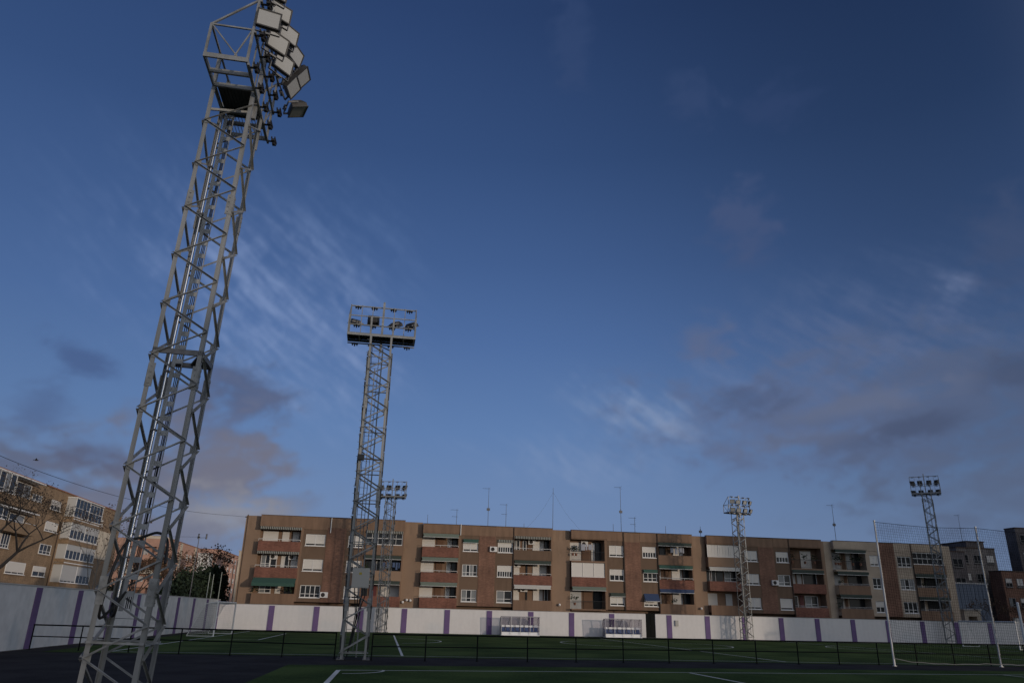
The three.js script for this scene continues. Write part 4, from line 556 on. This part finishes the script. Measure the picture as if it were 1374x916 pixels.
// ------------------------------------------------------------------ dugouts
function dugout(label, u) {
  const t = thing('dugout', label, 'dugout', [u, 0, 1.0], 0, 'dugouts at the white wall'), W = 4.05, D = 1.25, H = 1.86;
  const prof = [[0.0, 0], [0.0, 1.25], [0.12, 1.6], [0.4, 1.8], [D, H]];
  for (let k = 0; k < 4; k++) { const a = W * k / 4 + 0.03, b = W * (k + 1) / 4 - 0.03; part('canopy_pane', prof.slice(1).flatMap((p, i) => [bar(V((a + b) / 2, prof[i][1], prof[i][0]), V((a + b) / 2, p[1], p[0]), b - a, 0.012, V(0, 0.01, 1))]), panel, t); }
  for (let k = 0; k <= 4; k++) { const x = W * k / 4; part('rib', prof.slice(1).map((p, i) => bar(V(x, prof[i][1], prof[i][0]), V(x, p[1], p[0]), 0.045)), M.railGrey, t); part('front_post', [bar(V(x, 0, D - 0.1), V(x, H - 0.02, D - 0.02), k === 4 ? 0.05 : 0.038)], M.frame, t); }
  part('roof_beam', [bar(V(0, H, D), V(W, H, D), 0.06)], M.railGrey, t);
  for (const x of [0.02, W - 0.02]) { const s = new THREE.Shape([V2(0.02, 0.02), ...prof.slice(1).map(([z, y]) => V2(z + 0.02, y - 0.03)), V2(D - 0.05, 0.02)]); part('side_pane', [new THREE.ExtrudeGeometry(s, { depth: 0.012, bevelEnabled: false }).rotateY(-PI / 2).translate(x, 0, 0)], panel, t); }
  part('bench', [bx(0.05, W - 0.05, 0.02, 0.34, 0.95, 1.0), bx(0.05, W - 0.05, 0.3, 0.34, 0.25, 0.95), bx(0.0, W, 0, 0.06, 0.1, D)], M.seatTop, t);
  for (let k = 0; k < 8; k++) {
    const x = 0.27 + k * 0.502, S = (w, y0, y1, z0, z1) => { const s = new THREE.Shape(); const r = 0.09; s.moveTo(-w / 2 + r, y0); s.lineTo(w / 2 - r, y0); s.quadraticCurveTo(w / 2, y0, w / 2, y0 + r); s.lineTo(w / 2, y1 - r); s.quadraticCurveTo(w / 2, y1, w / 2 - r, y1); s.lineTo(-w / 2 + r, y1); s.quadraticCurveTo(-w / 2, y1, -w / 2, y1 - r); s.lineTo(-w / 2, y0 + r); s.quadraticCurveTo(-w / 2, y0, -w / 2 + r, y0); return new THREE.ExtrudeGeometry(s, { depth: z1 - z0, bevelEnabled: true, bevelSize: 0.015, bevelThickness: 0.015, bevelSegments: 2 }).translate(x, 0, z0); };
    const m = part('seat', [S(0.36, 0.36, 0.78, 0.42, 0.5).rotateX(-0.05), S(0.38, 0.0, 0.42, 0.03, 0.08).rotateX(-PI / 2 + 0.06).translate(0, 0.37, 0.92)], M.seat, t);
    part('headrest', [S(0.42, 0.8, 0.98, 0.4, 0.52).rotateX(-0.05)], M.seatTop, m);
  }
}
dugout('dugout with eight blue seats at the white wall, the one nearer the towers', -0.72);
dugout('dugout with eight blue seats at the white wall, the one beside the metal gate', 10.5);

// ------------------------------------------------------------------ aerials, wires, poles
function aerial(u, y1, kind, lean = 0, guy = false) {
  const t = thing('roof_aerial', '', 'aerial', [u, 11.8, -9], 0, 'aerials on the apartment roofs'), H = y1 - 11.8;
  part('mast', [rod(V(0, -0.1, 0), V(lean, H, 0), 0.035, 0.022, 6)], M.mast, t);
  const yagi = (y, len, dir) => { const g = [rod(V(-len * 0.2, y, 0), V(len, y, 0), 0.014)]; for (let k = 0; k < 7; k++) g.push(rod(V(len * (k / 6) * 0.95, y, -0.28 + 0.02 * k), V(len * (k / 6) * 0.95, y, 0.28 - 0.02 * k), 0.007, undefined, 4)); for (const q of [-0.2, 0, 0.2]) g.push(rod(V(-len * 0.2, y + q - 0.02, -0.22), V(-len * 0.2, y + q, 0.22), 0.008, undefined, 4)); const m = mergeGeometries(g.map(norm)); if (dir < 0) m.rotateY(PI); return m; };
  if (kind.includes('y')) part('antenna', [yagi(H - 0.12, 0.8, -1)], M.mast, t); if (kind.includes('2')) part('antenna', [yagi(H * 0.6, 0.6, -1)], M.mast, t);
  if (kind.includes('b')) part('antenna', [bx(-0.2, 0.2, H * 0.45, H * 0.45 + 0.3, -0.05, 0.05), bx(-0.03, 0.03, H * 0.45 - 0.1, H * 0.45 + 0.5, -0.06, 0.06)], M.mast, t);
  if (guy) part('guy_wire', [tube([V(lean, H * 0.9, 0), V(-1.6, H * 0.42, 0), V(-3.6, 0.1, 0)], 0.008, 16, 4), tube([V(lean, H * 0.9, 0), V(1.8, H * 0.42, 0), V(3.8, 0.1, 0)], 0.008, 16, 4)], M.mast, t);
  return t;
}
for (const [u, y, k, label, lean, guy] of [[-8.55, 13.35, '', 'short bare aerial mast above the second brown block\'s first awning'], [-5.0, 14.15, 'y2', 'small comb aerial standing beside a white pipe on the second block'], [-1.1, 16.95, 'yb', 'tall aerial mast with a box antenna over the second block\'s red stair strip'], [1.15, 15.05, 'y2', 'aerial of middle height with two combs on the second block'], [3.45, 12.75, '', 'shortest plain mast, between the two comb aerials and the guyed mast'], [7.1, 17.3, '', 'tall thin guyed mast between the second and the middle block', 0.05, true], [14.95, 13.15, '', 'short plain mast left of the tall aerial on the middle block'], [16.0, 17.9, 'yb', 'tallest aerial, on the middle block, comb at its top and a box half way'], [17.8, 14.1, 'y2', 'small comb aerial just right of the tallest aerial'], [21.9, 13.15, '', 'thin short mast above the dark pipe of the middle block'], [26.6, 13.3, 'b', 'stubby mast where the middle and the fourth block meet'], [45.5, 16.9, 'yb', 'tall aerial over the beige block, left of the net']]) tag(aerial(u, y, k, lean || 0, guy), label, 'aerial', 'aerials on the apartment roofs');
tag(aerial(80.8, 16.4, 'y'), 'small aerial on the stepped rooftop hut behind the net', 'aerial', 'aerials on the apartment roofs').position.copy(F(80.8, 14.8, -29));
for (const [u, l] of [[14.0, 'small dark chimney pot on the middle block, left of its tallest aerial'], [17.1, 'small dark chimney pot on the middle block, between the tallest aerial and the small comb']]) { const c = thing('chimney_pot', l, 'chimney pot', [u, 11.65, -7]); part('pot', [rod(V(0, 0, 0), V(0, 0.3, 0), 0.16, 0.13, 10), bx(-0.2, 0.2, 0.3, 0.35, -0.2, 0.2)], M.soot, c); }
function wire(label, pts, r) { const t = thing('overhead_wire', label, 'wire', [0, 0, 0], 0); t.position.set(0, 0, 0); t.rotation.set(0, 0, 0); part('cable', [tube(pts.map(([u, y, w]) => F(u, y, w)), r, 60, 5)], M.cable, t); part('anchor', [rod(F(...pts[pts.length - 1]), F(pts[pts.length - 1][0] + 0.25, pts[pts.length - 1][1], pts[pts.length - 1][2]), 0.05)], M.iron, t); }
wire('thin black overhead wire sagging from the upper left to the corner of the brown block', [[-33, 9.35, 48], [-33.2, 9.15, 42], [-33, 9.5, 26.3], [-31.6, 10.4, 10], [-29.3, 11.75, -5.2]], 0.014);
wire('second thin wire low behind the near tower, ending at the street lamp', [[-33, 7.2, 26], [-32.8, 7.6, 16], [-32.2, 8.7, 2.7]], 0.011);
{ const p = thing('street_lamp', 'slim street lamp with two small heads above the autumn tree', 'street lamp', [-32.1, 0, 2.4]); part('pole', [rod(V(0, 0, 0), V(0, 8.7, 0), 0.06, 0.035, 8), bar(V(-0.12, 8.65, 0), V(0.75, 8.7, 0), 0.04)], M.mast, p); for (const x of [-0.06, 0.7]) part('lamp_head', [rod(V(x, 8.55, 0), V(x, 9.0, 0), 0.09, 0.07, 10), rod(V(x, 9.0, 0), V(x, 9.06, 0), 0.11, 0.05, 10)], M.mast, p); }
[[2.4, 5.3, 'palest thin green pole behind the side wall, nearest to the camera'], [0.6, 5.2, 'second thin green pole behind the side wall'], [-3.2, 5.6, 'thin green pole in front of the white block beyond the side wall'], [-9.2, 6.9, 'fourth thin green pole behind the side wall, taller than those before it'], [-11.1, 7.2, 'tallest thin green pole, next to the corner of the brown block']].forEach(([w, h, l]) => { const p = thing('net_pole', l, 'pole', [-30.5, 0, w], 0, 'green poles behind the side wall'); part('pole', [rod(V(0, 0, 0), V(0, h, 0), 0.05, 0.04, 8)], M.paleGreen, p); part('cap', [new THREE.SphereGeometry(0.05, 8, 6).translate(0, h, 0)], M.paleGreen, p); });
{ const b = thing('bird', 'small dark bird gliding above the overhead wire', 'bird', [-36, 10.75, 32], 0.5); b.scale.setScalar(0.55); part('body', [new THREE.SphereGeometry(0.1, 10, 8).scale(2.2, 0.8, 0.8), new THREE.ConeGeometry(0.035, 0.1, 6).rotateZ(-PI / 2).translate(0.25, 0.01, 0), new THREE.ConeGeometry(0.08, 0.2, 6).scale(1, 1, 0.4).rotateX(PI / 2).rotateZ(PI / 2).translate(-0.27, 0, 0)], M.bird, b); for (const s of [-1, 1]) { const w = new THREE.Shape([V2(0.1, 0), V2(0.06, 0.2), V2(-0.08, 0.48), V2(-0.1, 0.2), V2(-0.1, 0)]); part('wing', [new THREE.ExtrudeGeometry(w, { depth: 0.012, bevelEnabled: false }).rotateX(-s * (PI / 2 - 0.35)).translate(0, 0.03, 0)], M.bird, b); } }

// ------------------------------------------------------------------ trees
function tree(name, label, [u, y, w], o, group) {
  const t = thing(name, label, name === 'hedge' ? 'hedge' : 'tree', [u, y, w], 0, group), r = rng(o.seed), wood = [], leaf = [], trunk = [];
  const leaves = (p, n, sp) => { for (let k = 0; k < n; k++) { const s = o.leaf * (0.6 + 0.8 * r()); leaf.push(new THREE.PlaneGeometry(s, s * 0.7).rotateX(r() * 6).rotateY(r() * 6).rotateZ(r() * 6).translate(p.x + (r() - 0.5) * sp, p.y + (r() - 0.5) * sp, p.z + (r() - 0.5) * sp)); } };
  const grow = (p, d, len, rad, lev) => {
    const q = p.clone().addScaledVector(d, len), m = p.clone().lerp(q, 0.5).add(V((r() - 0.5) * len * 0.16, (r() - 0.5) * len * 0.08, (r() - 0.5) * len * 0.16)), r2 = rad * 0.68;
    (lev === 0 ? trunk : wood).push(rod(p, m, rad, (rad + r2) / 2, lev < 2 ? 8 : 5), rod(m, q, (rad + r2) / 2, r2, lev < 2 ? 8 : 5));
    if (lev >= o.levels) { if (o.perTip) leaves(q, Math.round(o.perTip * (0.4 + 1.2 * r())), o.spread); return; }
    const n = lev === 0 ? (o.first || 3) : 2 + (r() < (o.fork ?? 0.55) ? 1 : 0); const a0 = r() * 6.28;
    for (let k = 0; k < n; k++) {
      const a = a0 + k * 6.28 / n + (r() - 0.5) * 0.9, sp = (o.open || 0.55) * (0.6 + 0.7 * r()), side = V(Math.cos(a), 0, Math.sin(a));
      const dd = d.clone().multiplyScalar(1 - sp * 0.35).addScaledVector(side, sp).add(V(0, (o.lift ?? 0.12), 0)).add(o.lean ? V(...o.lean).multiplyScalar(0.15) : V(0, 0, 0)).normalize();
      grow(q, dd, len * (o.ratio || 0.76) * (0.8 + 0.4 * r()), r2 * (n > 2 ? 0.8 : 0.9), lev + 1);
      if (o.perTip && lev > o.levels - 2) leaves(q, Math.round(o.perTip * 0.3), o.spread);
    }
  };
  grow(V(0, 0, 0), V(...(o.dir || [0, 1, 0])).normalize(), o.trunk, o.rad, 0);
  part('trunk', trunk, o.bark || M.bark, t); if (wood.length) part('limbs', wood, o.bark || M.bark, t); if (leaf.length) part('crown', leaf, o.leafMat || M.leafBrown, t);
  return t;
}
tree('bare_tree', 'large bare tree with dark twisting limbs at the left edge, before the ochre building', [-33.6, 0, 40.6], { seed: 6, fork: 0.8, trunk: 3.1, rad: 0.2, levels: 7, first: 3, open: 0.75, ratio: 0.71, lift: 0.2, perTip: 2, spread: 0.3, leaf: 0.06, leafMat: M.leafTwig, dir: [0.1, 1, 0.1], lean: [-0.5, 0, 0.6] });
tree('sapling', 'young bare tree behind the side wall, left of the round shrub', [-33, 0, 26.2], { seed: 8, trunk: 2.6, rad: 0.06, levels: 4, open: 0.4, perTip: 4, spread: 0.4, leaf: 0.1, bark: M.barkPale });
tree('sapling', 'young pale barked tree just above the side wall, right of the other sapling', [-33, 0, 24.4], { seed: 9, trunk: 2.5, rad: 0.055, levels: 4, open: 0.35, perTip: 3, spread: 0.4, leaf: 0.09, bark: M.barkPale });
function leafMass(name, label, cat, [u, y, w], blobs, n, size, m, seed) {
  const t = thing(name, label, cat, [u, y, w]), r = rng(seed), g = [], stems = [];
  for (const [x, yy, z, rx, ry, rz] of blobs) { const k = Math.round(n * rx * ry); for (let i = 0; i < k; i++) { const a = r() * 6.283, c = 2 * r() - 1, s = Math.sqrt(1 - c * c), q = Math.pow(0.35 + 0.65 * r(), 0.6) * (0.82 + 0.36 * vnoise(a * 2 + seed, c * 3, yy)); const e = size * (0.6 + 0.8 * r()); g.push(new THREE.PlaneGeometry(e, e * 0.7).rotateX(r() * 6).rotateY(r() * 6).rotateZ(r() * 6).translate(x + rx * q * s * Math.cos(a), yy + ry * q * c, z + rz * q * s * Math.sin(a))); } stems.push(rod(V(x, 0, z), V(x, yy, z), 0.09, 0.05)); for (let i = 0; i < 4; i++) stems.push(rod(V(x, yy - ry * 0.5, z), V(x + rx * (r() - 0.5), yy + ry * 0.4, z + rz * (r() - 0.5)), 0.05, 0.02)); }
  part('trunk', stems, M.bark, t); part('crown', g, m, t); return t;
}
leafMass('shrub', 'small dark round shrub between the saplings and the near tower', 'shrub', [-33, 0, 22], [[0, 3.4, 0, 0.55, 0.6, 0.55], [0.2, 2.6, 0.1, 0.7, 0.9, 0.7]], 520, 0.14, M.leafDark, 31);
leafMass('hedge', 'dense dark green evergreen mass behind the far end of the side wall', 'hedge', [-33.5, 0, -4], [[0, 2.7, 7, 1.3, 2.2, 1.5], [0.2, 3.0, 4, 1.4, 2.4, 1.7], [-0.2, 3.4, 0.5, 1.5, 2.6, 1.8], [0.1, 3.6, -3.5, 1.5, 2.8, 1.9], [0.1, 3.9, -7.5, 1.6, 3.0, 2.0], [0, 4.2, -11.5, 1.7, 3.1, 2.2]], 520, 0.26, M.leafDark, 33);
tree('autumn_tree', 'autumn tree with sparse brown leaves above the dark hedge', [-36.5, 0, -5], { seed: 14, trunk: 3.0, rad: 0.15, levels: 5, first: 4, open: 0.75, ratio: 0.66, lift: 0.1, perTip: 12, spread: 0.8, leaf: 0.15 });
tree('autumn_tree', 'browner autumn tree at the left end of the hedge, before the pink building', [-36.5, 0, 5], { seed: 17, trunk: 2.7, rad: 0.12, levels: 5, first: 4, open: 0.6, ratio: 0.62, lift: 0.1, perTip: 7, spread: 0.7, leaf: 0.13 });
tree('autumn_tree', 'small rust coloured tree tight against the corner of the brown block', [-34, 0, -14], { seed: 19, trunk: 3.2, rad: 0.12, levels: 4, first: 4, open: 0.5, ratio: 0.66, lift: 0.2, perTip: 12, spread: 0.8, leaf: 0.16 });
tree('bare_tree', 'bare tree above the wall beside the pale hut, behind the net', [66.6, 0, -9.5], { seed: 23, trunk: 1.9, rad: 0.12, levels: 5, open: 0.7, ratio: 0.7, perTip: 2, spread: 0.4, leaf: 0.12 });
tree('bare_tree', 'second bare tree behind the net, right of the other one', [70.2, 0, -9], { seed: 27, trunk: 1.8, rad: 0.11, levels: 5, open: 0.75, ratio: 0.7, perTip: 2, spread: 0.4, leaf: 0.12 });

renderer.render(scene, camera);
